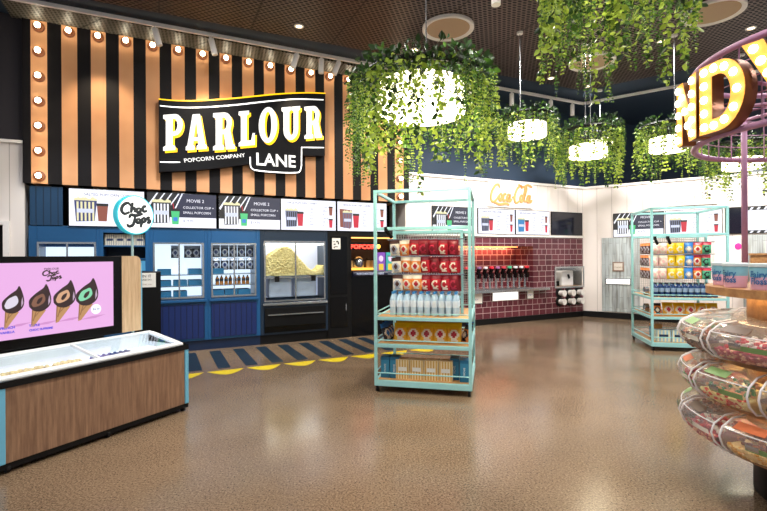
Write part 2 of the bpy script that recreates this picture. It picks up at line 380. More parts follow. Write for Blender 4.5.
# ------------------------------------------------------------------ PARLOUR LANE sign
S0 = LW.hit(159, 135, .2); sign = thing('wall_sign', 'large black PARLOUR LANE sign with lit white letters on the striped wall', 'sign', LW.M @ T(S0[0], -.06, S0[1]))
def Z(x, y, off=.2):         # point of the sign seen in the photograph, in the sign's own coordinates
    h = LW.hit(150+x/4.037, 85+y/4.037, off); return (h[0]-S0[0], h[1]-S0[1])
top = [(35, 57), (100, 63), (180, 64), (260, 60), (340, 54), (420, 46), (500, 38), (580, 33), (650, 32), (708, 34)]
tab = [(706, 286), (616, 284), (612, 345), (598, 355), (500, 354), (430, 347), (408, 333), (404, 318)]
bot = [(380, 322), (300, 332), (220, 341), (130, 347), (36, 350)]
def Zs(l): return [Z(*p) for p in l]
signblack = mat('sign_black', '06070c', .5, spec=.15); yel = emis('letter_yellow', 'ffc800', .9, 'ffc800'); wl = emis('letter_white', 'fffdf8', .85, '999999'); ln = emis('sign_line', 'ffffff', .9, 'ffffff')
shape([Zs(top+tab+bot)], -.14, -.02, signblack, sign, 'sign_panel')
def line(pts, w, m, name):
    b = MB(); b.ribbon([Z(*p) for p in pts], w, -.146, -.14, m); return b.build(name, None, sign)
line([(40, 84), (110, 90), (190, 91), (280, 86), (360, 79), (440, 70), (520, 62), (600, 57), (700, 60)], .022, ln, 'sign_line')
line([(40, 311), (80, 312), (122, 312)], .018, ln, 'sign_line')
b = MB()
for p in ([(404, 290), (405, 325)], [(405, 322), (412, 338), (440, 346), (520, 353), (590, 354), (606, 346), (612, 320)], [(611, 325), (612, 250)], [(610, 252), (702, 253)]):
    b.ribbon([Z(*x) for x in p], .02, -.146, -.14, ln)
b.build('tab_outline', None, sign)
edgeb = MB(); edgeb.ribbon([Z(*p) for p in top], .02, -.15, -.02, yel); edgeb.build('top_edge', None, sign)
G = {
 'P': [[(0, 0), (.46, 0), (.46, .1), (.36, .14), (.36, .4)]+arc(.44, .7, .3, .3, -90, 90)+[(0, 1), (0, .9), (.1, .86), (.1, .14), (0, .1)], [(.36, .52)]+arc(.40, .695, .14, .185, -90, 90, 6)+[(.36, .87)]],
 'A': [[(0, 0), (.34, 0), (.34, .1), (.28, .13), (.3, .25), (.46, .25), (.48, .13), (.42, .1), (.42, 0), (.8, 0), (.8, .1), (.74, .13), (.54, 1), (.26, 1), (.06, .13), (0, .1)], [(.31, .35), (.47, .35), (.40, .82)]],
 'R': [[(0, 0), (.42, 0), (.42, .1), (.35, .14), (.35, .42), (.42, .42), (.5, .0), (.84, 0), (.84, .1), (.77, .13), (.66, .5)]+arc(.42, .73, .3, .27, -25, 90)+[(0, 1), (0, .9), (.1, .86), (.1, .14), (0, .1)], [(.35, .54)]+arc(.40, .705, .13, .17, -90, 90, 6)+[(.35, .87)]],
 'L': [[(0, 0), (.72, 0), (.72, .34), (.62, .34), (.56, .14), (.36, .14), (.36, .86), (.46, .9), (.46, 1), (0, 1), (0, .9), (.1, .86), (.1, .14), (0, .1)]],
 'O': [arc(.4, .5, .4, .52, 0, 350, 35), arc(.4, .5, .15, .39, 0, 345, 23)],
 'U': [[(0, 1), (0, .9), (.08, .86), (.08, .3)]+arc(.4, .3, .32, .32, 180, 360, 12)+[(.72, .86), (.8, .9), (.8, 1), (.44, 1), (.44, .9), (.52, .86), (.52, .3)]+arc(.425, .3, .095, .17, 0, -180, 8)+[(.33, .86), (.41, .9), (.41, 1)]]}
boxes = [('P', 53, 132, 120, 264, .74), ('A', 144, 228, 120, 262, .8), ('R', 254, 342, 113, 262, .84), ('L', 357, 422, 106, 246, .72), ('O', 438, 512, 94, 232, .8), ('U', 530, 604, 90, 221, .8), ('R', 622, 692, 87, 216, .84)]
for g, x0, x1, y0, y1, gw in boxes:
    slant = (y0-y1)*0.0
    for nm, dx, dy, a, c, mm in (('letter_shadow', 8, 8, -.155, -.14, yel), ('letter', 0, 0, -.172, -.156, wl)):
        fn = lambda x, y, dx=dx, dy=dy: Z(x0+dx+(x1-x0)*x/gw, y1+dy-(y1-y0)*y-(x/gw-.5)*6)
        shape(G[g], a, c, mm, sign, nm, fn)
p0 = Z(138, 313); p1 = Z(385, 290); ang = math.atan2(p1[1]-p0[1], p1[0]-p0[0])
text('POPCORN COMPANY', .085, p0[0], -.142, p0[1], wl, sign, 'small_lettering', bold=.001, rot=-ang, sx=1.1)
p0 = Z(426, 322); p1 = Z(595, 333)
ang = math.atan2(p1[1]-p0[1], p1[0]-p0[0])
text('LANE', .285, p0[0], -.142, p0[1], wl, sign, 'lane_lettering', bold=.006, rot=-ang, sx=.97)
# ------------------------------------------------------------------ menu screens
W = lambda n, c, s=1.0: emis('screen_'+n, c, s)
s_white = W('white', 'f2f3ff', 1.05); s_navy = W('navy', '1f2340'); s_dk = W('black', '0c0c12'); s_red = W('red', 'c8203a'); s_grn = W('green', '46c27a'); s_blu = W('blue', '2f7fd0')
s_grey = W('grey', '6c7290'); s_corn = W('corn', 'e3dcae'); s_brn = W('brown', '8a4a3a'); s_teal = W('teal', '2f7f92'); s_txt = W('ink', '343b6e'); s_lt = W('pale', 'cdd3ea')
def cup(b, x, z, w, h, m, y=-.034):
    b.poly([(x+.12*w, z), (x+w*.88, z), (x+w, z+h*.85), (x, z+h*.85)], y, y+.002, m); b.box(x-.004, x+w+.004, y-.001, y+.002, z+h*.85, z+h, s_dk)
def pbox(b, x, z, w, h, m1, m2, y=-.034):
    b.poly([(x+.08*w, z), (x+w*.9, z+.01), (x+w, z+h*.85), (x, z+h*.85)], y, y+.002, m1)
    for i in range(5):
        a = .12+i*.17; b.poly([(x+w*a, z+.012), (x+w*(a+.08), z+.012), (x+w*(a+.075), z+h*.8), (x+w*(a-.015), z+h*.8)], y-.002, y-.0005, m2)
    rr = random.Random(3)
    for i in range(9): b.ball((x+w*(.08+.105*i), y+.001, z+h*(.86+.08*rr.random())), (w*.09, .001, h*.075), 6, s_corn)
    b.box(x+w*.12, x+w*.85, y-.004, y-.0025, z+h*.36, z+h*.52, s_lt)
def menu(fr, t, h, style, label, w=.99, ht=.53, group=None):
    o = thing('menu_screen', label, 'screen', fr.M @ T(t, -.0, h), group)
    MB().box(-.012, w+.012, -.03, -.001, -.004, ht+.012, blackg).build('bezel', None, o, bevel=.004)
    if style == 'off':
        MB().box(.01, w-.01, -.032, -.03, .01, ht-.01, mat('dark_screen_glass', '10131f', .1)).build('display', None, o); return o
    b = MB().box(0, w, -.032, -.03, 0, ht, s_white if style != 'collector' else s_white)
    if style == 'collector':
        b.box(0, w, -.0325, -.0315, .16, ht, s_navy)
        b.poly([(0, .16), (.42, .16), (.42, ht), (0, ht)], -.0332, -.0322, s_dk)
        for i in range(5):
            x = -.02+i*.1; x0 = max(0, x); b.poly([(x0, .3 if x >= 0 else .33), (x0+.02, .3), (min(x+.17, .5), ht), (min(x+.15, .48), ht)], -.0342, -.0333, s_white)
        pbox(b, .06, .06, .27, .38, s_dk, s_white, -.037)
        cup(b, .33, .05, .12, .24, s_grn, -.041); b.box(.36, .42, -.0435, -.042, .1, .16, s_blu); b.tube([(.37, -.043, .29), (.355, -.043, .38)], .006, 5, s_red)
    elif style == 'combo':
        pbox(b, .07, .05, .22, .33, s_grey, s_dk); cup(b, .28, .07, .11, .25, s_red)
        for i, (zz) in enumerate((.27, .05)): cup(b, .86, zz, .07, .16, s_red if i else s_brn)
    elif style == 'kids':
        pbox(b, .05, .05, .2, .33, s_teal, s_blu); cup(b, .26, .07, .11, .25, s_red); cup(b, .86, .27, .07, .15, s_brn); cup(b, .86, .05, .07, .17, s_red)
    elif style == 'large':
        b.poly([(.05, .07), (.25, .04), (.29, .38), (.04, .4)], -.034, -.0325, s_brn); pbox(b, .1, .05, .19, .33, s_grey, s_brn, -.037); cup(b, .3, .06, .12, .26, s_red, -.041); cup(b, .86, .27, .07, .15, s_brn); cup(b, .86, .05, .07, .17, s_red)
    elif style == 'salted':
        pbox(b, .06, .06, .28, .36, s_txt, s_corn); cup(b, .34, .07, .14, .26, s_brn, -.041)
    elif style == 'board':
        b.box(0, w, -.0335, -.032, ht-.07, ht, s_dk).box(0, w, -.0335, -.032, 0, .06, s_dk)
        for i in range(9):
            x = .03+i*.11; b.poly([(x, ht-.06), (x+.04, ht-.06), (x+.07, ht-.01), (x+.03, ht-.01)], -.0345, -.0337, s_white); b.poly([(x, .01), (x+.04, .01), (x+.07, .05), (x+.03, .05)], -.0345, -.0337, s_white)
    b.build('display', None, o)
    def tx(s, sz, x, z, m, al='LEFT'): text(s, sz, x, -.034, z, m, o, 'screen_text', al)
    if style == 'collector':
        tx('MOVIE 2', .07, .55, .40, s_white); tx('COLLECTOR CUP +', .052, .5, .30, s_white); tx('SMALL POPCORN', .052, .5, .22, s_white); tx('$19.90', .055, .5, .09, s_grey)
    elif style in ('combo', 'kids', 'large'):
        tx({'combo': 'LARGE POPCORN COMBO', 'kids': 'KIDS POPCORN COMBO', 'large': 'MEDIUM POPCORN COMBO'}[style], .045, .1, .455, s_txt)
        for i in range(6): tx(['MED', 'LGE', '$15', 'REG', '$13', 'KIDS'][i], .036, .5, .36-.055*i, s_grey)
        for i in range(6): tx(['COKE', 'ZERO', '$6', 'FANTA', 'SPRITE', '$7'][i], .034, .74, .4-.065*i, s_grey)
    elif style == 'salted':
        tx('SALTED POPCORN COMBOS', .052, .18, .44, s_txt); tx('MEDIUM', .05, .68, .34, s_grey); tx('$15.90', .05, .68, .28, s_grey); tx('LARGE', .05, .68, .18, s_grey); tx('$17.90', .05, .68, .12, s_grey)
    return o
for t, st, lb in ((-1.552, 'salted', 'white menu screen reading SALTED POPCORN COMBOS behind the Choc Tops disc'), (-.56, 'collector', 'dark and white menu screen beside the Choc Tops disc, above the first glass cabinet'), (.475, 'collector', 'dark and white menu screen above the second glass cabinet, with diagonal stripes'), (1.485, 'combo', 'white menu screen with grey popcorn box and red cup above the popcorn warmer'), (2.51, 'large', 'white menu screen with brown popcorn box partly behind the centre rack post'),
                  (4.54, 'collector', 'dark menu screen with striped corner seen through the top of the centre rack'), (5.67, 'combo', 'pale menu screen over the drink taps beside the centre rack'), (6.70, 'kids', 'pale menu screen with teal popcorn box over the drink taps'), (7.77, 'off', 'switched-off black menu screen near the room corner')):
    menu(LW, t, 1.955, st, lb, w=.99 if t != -1.552 else .95)
    if t > 4: pass
for t, st, lb, w in ((.69, 'collector', 'dark and white menu screen above the pale board panel near the corner', .99), (1.725, 'combo', 'white menu screen behind the top frame of the right rack', .99), (2.78, 'collector', 'dark menu screen partly behind the mauve pole', .31), (3.13, 'board', 'white menu screen with black and white dashed borders at the frame edge', 1.6)):
    menu(RW, t, 1.90, st if st != 'collector' or w > .5 else 'off', lb, w)
# ------------------------------------------------------------------ servery cabinets (depth .6 behind the wall line)
lit = emis('cabinet_light_panel', 'e8f4ff', .95, 'ffffff'); tray_m = mat('blue_tray', '2a6f93', .4)
def cabinet(t0, t1, label, win=None, style='fridge', frame=blue_d, lower=blue_g, wbot=.84, wtop=1.72, low_top=.78):
    """one bay: t range on the wall, win = glass t range"""
    o = thing('display_cabinet', label, 'cabinet', LW.M @ T(t0, 0, 0)); w = t1-t0
    a, c = (win[0]-t0, win[1]-t0)
    b = MB()
    b.box(0, a, 0, .6, .16, 1.95, frame).box(c, w, 0, .6, .16, 1.95, frame).box(a, c, 0, .6, wtop, 1.95, frame).box(a, c, .0, .6, .16, wbot, frame)
    b.box(a, c, .585, .6, wbot, wtop, frame)
    b.build('carcass', None, o, bevel=.006)
    MB().box(0, w, .03, .6, 0, .159, navy if frame == blue_d else black).build('plinth', None, o)
    MB().box(a+.0, c-.0, -.018, -.001, .2, low_top-.04, lower).build('lower_panel', None, o)
    MB().box(a-.03, c+.03, -.05, -.001, wbot-.06, wbot-.02, steel if style == 'warm' else frame).build('ledge', None, o, bevel=.004)
    # door frame
    d = MB(); fw = .025
    d.box(a, a+fw, -.012, -.001, wbot, wtop, steel).box(c-fw, c, -.012, -.001, wbot, wtop, steel).box(a+fw, c-fw, -.012, -.001, wtop-fw, wtop, steel).box(a+fw, c-fw, -.012, -.001, wbot, wbot+fw, steel)
    dr = d.build('glass_door', None, o)
    MB().box(a+fw, c-fw, -.008, -.004, wbot+fw, wtop-fw, glass).build('pane', None, dr)
    if c-a > .6: MB().box((a+c)/2-.012, (a+c)/2+.012, -.014, -.002, wbot+fw, wtop-fw, steel).build('mullion', None, dr)
    return o, a, c
def fridge_inside(o, a, c, wbot, wtop, backm=lit):
    MB().box(a, c, .56, .58, wbot, wtop, backm).build('light_panel', None, o)
    for z in (wbot+.18, wbot+.36):
        MB().box(a, c, .08, .56, z, z+.015, steel).build('shelf', None, o)
# left window fridge
o, a, c = cabinet(-2.03, -1.19, 'blue glass-front cabinet behind the freezer screen, at the left end of the servery', (-1.933, -1.23)); fridge_inside(o, a, c, .84, 1.66)
MB().box(.02, .4, -.012, -.001, 1.955, 2.5, teal_g).build('grooved_panel', None, o)
bagm = [mat('bag_navy', '25355f', .35), mat('bag_white', 'dfe3ea', .35), mat('bag_red', 'b3122a', .3)]
# niche shelf bay
o = thing('shelf_bay', 'blue open shelf bay holding popcorn boxes behind the Choc Tops pole', 'shelf unit', LW.M @ T(-1.19, 0, 0))
b = MB(); b.box(0, .05, 0, .6, .16, 1.95, blue_d).box(.6, .66, 0, .6, .16, 1.95, blue_d).box(.05, .6, 0, .6, 1.86, 1.95, blue_d).box(.05, .6, 0, .6, .16, .8, blue_d).box(.05, .6, .58, .6, .8, 1.86, mat('bay_back', '123049', .5))
b.build('carcass', None, o, bevel=.005)
for z in (1.25, 1.46, 1.655): MB().box(.05, .6, .02, .58, z, z+.02, blue_d).build('shelf', None, o)
MB().box(.05, .6, .4, .42, 1.28, 1.44, emis('shelf_backlight', '5fb0e0', .6)).build('light_strip', None, o)
MB().box(0, .66, .03, .6, 0, .159, navy).build('plinth', None, o)
def popbox(name, w, d, h, m1, m2, ms, stripes=5):
    o = bpy.data.objects.new(name, None); C.objects.link(o)
    b = MB(); b.box(-w/2, w/2, 0, d, 0, h, m1)
    for i in range(stripes):
        x = -w/2+w*(i+.25)/stripes; b.box(x, x+w/stripes*.45, -.001, 0, .002, h-.002, m2)
    for i in range(3): y = d*(i+.25)/3; b.box(-w/2-.001, -w/2, y, y+d/6, .002, h-.002, m2).box(w/2, w/2+.001, y, y+d/6, .002, h-.002, m2)
    b.build('carton', None, o, bevel=0)
    MB().box(-w*.32, w*.32, -.003, -.001, h*.42, h*.62, ms).build('printed_band', None, o)
    return o
cream = mat('cream_card', 'e6dcc0', .6); ochre = mat('ochre_stripe', 'd2a24c', .6); bluec = mat('carton_blue', '1f6d93', .45); nv = mat('carton_navy', '1d2a4a', .5); wcard = mat('white_card', 'f0eee8', .5)
pb = popbox('popcorn_box', .125, .1, .165, cream, mat('grey_stripe', '5d6678', .6), nv)
tag(pb, 'cream striped popcorn box on the blue shelf above the freezer screen', 'popcorn box', 'popcorn boxes on the blue shelf'); pb.matrix_world = LW.M @ T(-1.06, .06, 1.6755)
for k in range(1, 4): dup(pb, LW.M @ T(-1.06+.132*k, .06, 1.6755))
# cabinets 1 and 2
o, a, c = cabinet(-.53, .30, 'blue glass cabinet with hanging popcorn bags, next to the Choc Tops disc', (-.484, .247)); fridge_inside(o, a, c, .84, 1.72)
o2, a, c = cabinet(.30, 1.13, 'blue glass cabinet full of bags and drinks, left of the popcorn warmer', (.353, 1.065)); fridge_inside(o2, a, c, .84, 1.72)
# bag maker (pillow packet, hanging hole at top)
def bagmesh(name, w, h, th, top, main, badge, badge2=None):
    b = MB(); nx, nz = 10, 12
    for sgn in (-1, 1):
        vs = []; fs = []
        for j in range(nz+1):
            for i in range(nx+1):
                u = i/nx; v = j/nz; bul = (math.sin(PI*u)**.6)*(math.sin(PI*min(1, max(0, (v-.02)/.86)))**.6 if .02 < v < .88 else 0)
                sx = 1-.05*math.sin(PI*v); vs.append(((u-.5)*w*sx, sgn*(th/2*bul+.0008), v*h))
        for j in range(nz):
            for i in range(nx):
                a = j*(nx+1)+i; fs.append((a, a+1, a+nx+2, a+nx+1))
        me = main
        for k, f in enumerate(fs):
            j = k//nx; i = k % nx
            dd = math.hypot((i-4.5)/3.6, (j-4.6)/2.9); mm = top if j >= nz-3 else (badge if sgn == -1 and .58 < dd < 1 and not (i > 6 and 3 < j < 7 and not badge2) else (badge2 if sgn == -1 and badge2 and dd < .58 else (badge if sgn == -1 and j == 1 and 2 < i < 8 else main)))
            b.add([vs[q] for q in f], [(0, 1, 2, 3)], mm)
    o = b.build(name, None, None, 'all')
    return o
def rowlab(s): return s
foil = mat('bag_silver', 'c9ccd6', .25, .3); bb = mat('bag_black', '22222a', .3)
cb1 = bagmesh('popcorn_bag', .13, .2, .05, foil, bb, foil, bagm[0])
cb1.matrix_world = LW.M @ T(-.17, .12, 1.48); tag(cb1, 'black and silver popcorn bag hanging in the cabinet beside the Choc Tops disc', 'popcorn bag', 'bags hanging in the first cabinet')
x = cb1.copy(); C.objects.link(x); x.matrix_world = LW.M @ T(.02, .12, 1.48)
x = cb1.copy(); C.objects.link(x); x.matrix_world = LW.M @ T(.14, .14, 1.48)
for j, z in enumerate((1.49, 1.28)):
    for k in range(5):
        x = cb1.copy(); C.objects.link(x); x.matrix_world = LW.M @ T(.44+.135*k, .12, z)
        tag(x, ('dark popcorn bag hanging in the top row of the second cabinet', 'dark popcorn bag hanging in the lower row of the second cabinet')[j], None, ('bags in the top row of the second cabinet', 'bags in the lower row of the second cabinet')[j])
# trays and bottles on cabinet shelves
tr = MB().box(-.1, .1, 0, .3, 0, .012, tray_m).box(-.1, .1, 0, .01, .012, .09, tray_m).box(-.1, .1, .29, .3, .012, .09, tray_m).box(-.1, -.09, .01, .29, .012, .09, tray_m).box(.09, .1, .01, .29, .012, .09, tray_m).build('tray', None)
tag(tr, 'blue tray on the shelves of the first glass cabinet', 'tray', 'trays in the first cabinet'); tr.matrix_world = LW.M @ T(-.33, .1, 1.0355)
for t, z in ((-.1, 1.0355), (.12, 1.0355), (-.33, 1.2155), (.12, 1.2155), (-.1, .8605), (-.33, .8605)):
    x = tr.copy(); C.objects.link(x); x.matrix_world = LW.M @ T(t, .1, z)
def bottle(name, r, h, body, capm, lab):
    o = bpy.data.objects.new(name, None); C.objects.link(o)
    MB().lathe([(0, 0), (r*.9, 0), (r, h*.03), (r*.93, h*.3), (r, h*.45), (r*.98, h*.66), (r*.6, h*.82), (r*.38, h*.88), (r*.38, h*.92), (0, h*.92)], 10, body).build('bottle_body', None, o, 'all')
    MB().lathe([(r*.42, h*.91), (r*.42, h), (0, h)], 8, capm).build('cap', None, o, True)
    MB().lathe([(r*1.01, h*.36), (r*1.02, h*.4), (r*1.02, h*.6), (r*1.01, h*.64)], 10, lab).build('bottle_label', None, o, 'all')
    return o
drk = bottle('drink_bottle', .03, .15, mat('amber_drink', 'b8722a', .2), mat('cap_black', '141414', .4), mat('lab_dark', '2b2b30', .5))
tag(drk, 'small drink bottle on the shelf of the second glass cabinet', 'bottle', 'bottles in the second cabinet'); drk.matrix_world = LW.M @ T(.46, .14, 1.0355)
for k in range(1, 8): dup(drk, LW.M @ T(.46+.07*k, .14+.03*(k % 2), 1.0355))
for k in range(4):
    x = tr.copy(); C.objects.link(x); x.matrix_world = LW.M @ T(.46+.215*k if k < 3 else .46, .1, .8605 if k < 3 else 1.2155)
    tag(x, 'blue tray on the shelves of the second glass cabinet', None, 'trays in the second cabinet')
# popcorn warmer
o, a, c = cabinet(1.13, 2.33, 'popcorn warmer with a big heap of popcorn behind glass', (1.197, 2.28), 'warm', mat('cabinet_deep', '14283c', .4), blackg, .72, 1.76, .60)
MB().box(a, c, .45, .46, .76, 1.74, emis('warmer_back_glow', 'dfe6ff', .4, 'aeb3c4')).build('back_panel', None, o)  # back panel glows by itself to brighten the warmer, no lamp
MB().box(a, c, .02, .45, 1.70, 1.72, emis('warmer_lamp', 'fff4e0', 4)).build('lamp', None, o)
MB().box(a, c, .02, .45, 1.14, 1.16, steel).build('popcorn_shelf', None, o)
sbm = mat('brushed_steel', 'c2c8d4', .35, .2); MB().box(a+.1, a+.5, .1, .44, .78, 1.13, sbm).build('steel_bin', None, o, bevel=.02); MB().box(a+.55, a+.95, .1, .44, .78, 1.13, sbm).build('steel_bin', None, o, bevel=.02)
MB().box(a+.02, c-.02, -.03, -.012, 1.12, 1.14, steel).box(a+.17, a+.25, -.04, -.03, 1.06, 1.16, black).box(c-.27, c-.19, -.04, -.03, 1.06, 1.16, black).build('hatch_rail', None, o)
MB().box(a+.05, c-.05, -.06, -.03, .49, .51, steel).build('lower_rail', None, o)
MB().box(a, c, -.03, -.0185, .30, .62, black).build('black_drawer', None, o, bevel=.004)
pc = mat('popcorn', 'e8d28e', .7, 0, .25, 60, .4); b = MB(); rr = random.Random(5)
def ph(u): return .25+.10*math.sin(u*5.2+.3)+(.16*math.exp(-((u-.38)/.2)**2))-.12*(1/(1+math.exp(-(u-.72)*16)))+(.1*math.exp(-((u-1)/.08)**2))
wd = c-a
for i in range(24):
    u0, u1 = i/24, (i+1)/24; b.box(a+.01+(wd-.02)*u0, a+.01+(wd-.02)*u1, .06, .42, 1.162, 1.162+max(.05, ph((u0+u1)/2)), pc)
for i in range(1500):
    u = rr.random(); z = 1.17+rr.random()**.6*max(.06, ph(u)); s = .011+.009*rr.random(); b.ball((a+.02+(wd-.04)*u, .06-rr.random()*.02+.0, min(z, 1.68)), (s, s*.8, s), 5, pc)
for i in range(500):
    u = rr.random(); z = 1.16+max(.06, ph(u)); s = .012+.01*rr.random(); b.ball((a+.02+(wd-.04)*u, .06+rr.random()*.34, min(z, 1.68)), s, 5, pc)
x = b.build('popcorn', None); x.matrix_world = LW.M @ T(1.13, 0, 0); tag(x, 'heap of yellow popcorn inside the glass warmer', 'popcorn', None, 'stuff')
# black column and kitchen bay
o = thing('tall_cabinet', 'tall narrow black cabinet with a small white poster, right of the popcorn warmer', 'cabinet', LW.M @ T(2.33, 0, 0))
MB().box(0, .42, 0, .6, .0, 1.95, black).build('carcass', None, o, bevel=.006)
MB().box(.05, .37, -.012, -.001, .2, .75, blackg).build('lower_door', None, o)
MB().box(.05, .37, -.012, -.001, .8, 1.85, blackg).build('upper_door', None, o)
MB().box(.33, .345, -.035, -.0125, .5, .62, steel).build('door_handle', None, o)
b = MB().box(.08, .24, -.016, -.0125, 1.62, 1.82, wcard); rr = random.Random(2)
for i in range(9): b.box(.09+.03*(i % 4)+rr.random()*.02, .115+.03*(i % 4)+rr.random()*.02, -.018, -.0165, 1.64+.045*(i//3)+rr.random()*.03, 1.665+.045*(i//3)+rr.random()*.03, black)
b.build('poster', None, o)
o = thing('serving_window', 'dark kitchen serving window with warm lit shelf behind the centre rack', 'serving window', LW.M @ T(2.75, 0, 0))
w = 1.16; b = MB(); b.box(0, .04, 0, .6, 0, 1.95, black).box(w-.04, w, 0, .6, 0, 1.95, black).box(.04, w-.04, 0, .6, 1.86, 1.95, black).box(.04, w-.04, .0, .6, 0, 1.14, blackg).box(.04, w-.04, .59, .6, 1.14, 1.86, mat('kitchen_back', '3a2416', .6))
b.build('counter_body', None, o, bevel=.006)
MB().tube([(.04, -.05, 1.16), (w-.04, -.05, 1.16)], .055, 12, mat('navy_roll', '141a33', .3)).build('padded_rail', None, o, True)
text('POPCORN SERVED HERE', .05, .1, -.107, 1.145, s_lt, o, 'rail_text')
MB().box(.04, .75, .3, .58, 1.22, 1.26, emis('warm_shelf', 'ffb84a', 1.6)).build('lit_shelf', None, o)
MB().box(.04, w-.04, .35, .5, 1.84, 1.858, emis('warm_strip', 'ffb060', 2.5)).build('light_strip', None, o)
n = thing('neon_sign', 'small glowing red neon sign over the kitchen shelf', 'sign', LW.M @ T(2.79, .1, 1.63))
text('POPCORN', .115, .02, 0, 0, emis('neon_red', 'ff3a2a', 5), n, 'neon_letters', bold=.003, sx=1.1)
MB().box(0, .66, .012, .02, -.02, .12, black).build('sign_panel', None, n)
MB().ball((.6, -.005, .045), (.04, .008, .04), 8, emis('neon_yellow', 'ffc040', 4)).build('yellow_dot', None, n)
mac = thing('popcorn_kettle', 'steel popcorn kettle on the warm lit kitchen shelf', 'popcorn machine', LW.M @ T(3.1, .42, 1.26))
MB().lathe([(0, 0), (.1, 0), (.12, .05), (.12, .16), (.07, .22), (.0, .24)], 14, steel).build('pot', None, mac, True); MB().tube([(.1, 0, .12), (.2, 0, .2)], .01, 6, black).build('handle', None, mac)
jar = thing('jar', 'pale jar on the warm lit kitchen shelf', 'jar', LW.M @ T(2.84, .42, 1.26), 'jars on the kitchen shelf')
MB().lathe([(0, 0), (.045, 0), (.05, .03), (.05, .13), (.03, .15), (0, .15)], 10, mat('jar_body', 'c9a874', .3)).build('jar_body', None, jar, True); MB().lathe([(.035, .145), (.035, .17), (0, .17)], 8, black).build('lid', None, jar)
for k in range(1, 4): dup(jar, LW.M @ T(2.84+(.1*k if k < 2 else .48+.1*(k-2)), .42, 1.26))
for k, (c1, nm) in enumerate((('7a4bb0', 'purple'), ('3fa9a6', 'teal'))):
    m1 = mat('carton_'+nm, c1, .4); b = MB(); b.box(-.09, .09, 0, .16, 0, .42, m1).box(-.05, .05, -.002, 0, .08, .2, mat('yell_patch', 'e0c040', .5)).ball((0, -.002, .3), (.05, .003, .06), 10, mat('pale_patch', 'd9c9ea', .5))
    x = b.build('popcorn_tub_box', None); x.matrix_world = LW.M @ T(3.42+.2*k, .05, 1.1405); tag(x, nm+' carton standing on the kitchen counter behind the centre rack', 'carton')
# ------------------------------------------------------------------ drink station
led = emis('niche_led', 'ff8a50', 6)
o = thing('light_strip', 'orange glowing light strip along the top of the tiled tap niche', 'light strip', LW.M @ T(4.3, .42, 1.655))
MB().box(0, 2.85, 0, .03, .018, .03, led).build('diffuser', None, o); MB().box(0, 2.85, .0305, .045, .018, .034, steel).build('channel', None, o)
o = thing('drip_counter', 'long stainless counter ledge under the row of drink taps', 'counter', LW.M @ T(4.25, 0, .7205))
MB().box(0, 3.35, -.14, .0, -.03, .03, steel).box(0, 2.95, 0.0, .545, 0.0, .03, steel).build('worktop', None, o, bevel=.006)
MB().box(.1, 2.85, -.08, .12, .031, .036, mat('drip_grate', '5c6066', .4, .7)).build('drip_grate', None, o)
tapc = ['d5dbe4', 'd5dbe4', 'd8243a', '4fae8c', '7a5a8a', 'd8d8dc', 'd8243a', 'a06aa0', 'c03a50', '3fb58c']
tap0 = None
tl_ = LW.hit(531, 275, -.14)[0]
for k in range(14):
    t = tl_-.168*(13-k); cn = tapc[k % 10]
    nm = {'d5dbe4': 'grey', 'd8243a': 'red', '4fae8c': 'green', '7a5a8a': 'purple', 'd8d8dc': 'white', 'a06aa0': 'violet', 'c03a50': 'crimson', '3fb58c': 'jade'}[cn]
    o = thing('drink_tap', 'black drink tap with %s top, %s along the niche from the corner end' % (nm, ('first', 'second', 'third', 'fourth', 'fifth', 'sixth', 'seventh', 'eighth', 'ninth', 'tenth', 'eleventh', 'twelfth', 'thirteenth', 'fourteenth')[13-k]), 'drink tap', LW.M @ T(t, .14, .7505) @ Matrix.Diagonal((1, 1, 1.18, 1)), 'drink taps in the tiled niche')
    if tap0 is None:
        me = []
        me.append(MB().box(-.035, .035, -.02, .05, 0, .015, steel).tube([(0, .02, .01), (0, .02, .3)], .028, 10, steel).build('column', None, o, True))
        me.append(MB().tube([(0, .01, .28), (0, -.05, .38)], [.045, .042], 10, blackg).box(-.03, .03, -.09, -.02, .2, .3, blackg).build('valve_head', None, o, True))
        me.append(MB().tube([(0, -.06, .2), (0, -.06, .14)], .014, 8, steel).build('nozzle', None, o, True)); tap0 = me
    else:
        for q_ in tap0: z = q_.copy(); C.objects.link(z); z.parent = o
    MB().box(-.038, .038, -.085, -.012, .375, .42, mat('tap_'+nm, cn, .35)).build('flavour_cap', None, o, bevel=.012)
for t0_, t1_, z0, z1, lb in ((6.045, 6.771, .50, .695, 'long white panel on the tiles under the drink taps'), (7.02, 7.22, .50, .69, 'small framed notice on the tiles, under the last drink taps'), (5.5, 5.78, .46, .69, 'small framed notice on the tiles beside the centre rack')):
    o = thing('notice_panel', lb, 'sign', LW.M @ T(t0_, 0, z0)); big = t1_-t0_ > .5
    MB().box(0, t1_-t0_, -.015, -.001, 0, z1-z0, steel if not big else white).build('panel_frame', None, o)
    MB().box(.015, t1_-t0_-.015, -.018, -.0155, .015, z1-z0-.015, emis('backlit_white', 'fffdf6', 1.2) if big else wcard).build('panel_face', None, o)
    if not big: text('ENJOY', .045, .03, -.0185, .08, s_grey, o, 'panel_text')
o = thing('ice_dispenser', 'stainless recessed dispenser unit set into the maroon tiles near the corner', 'dispenser', LW.M @ T(7.864, 0, .72))
b = MB(); b.box(0, .983, -.03, 0, -.01, .03, steel).box(0, .983, -.03, 0, .46, .495, steel).box(0, .04, -.03, 0, .03, .46, steel).box(.943, .983, -.03, 0, .03, .46, steel); b.build('surround', None, o)
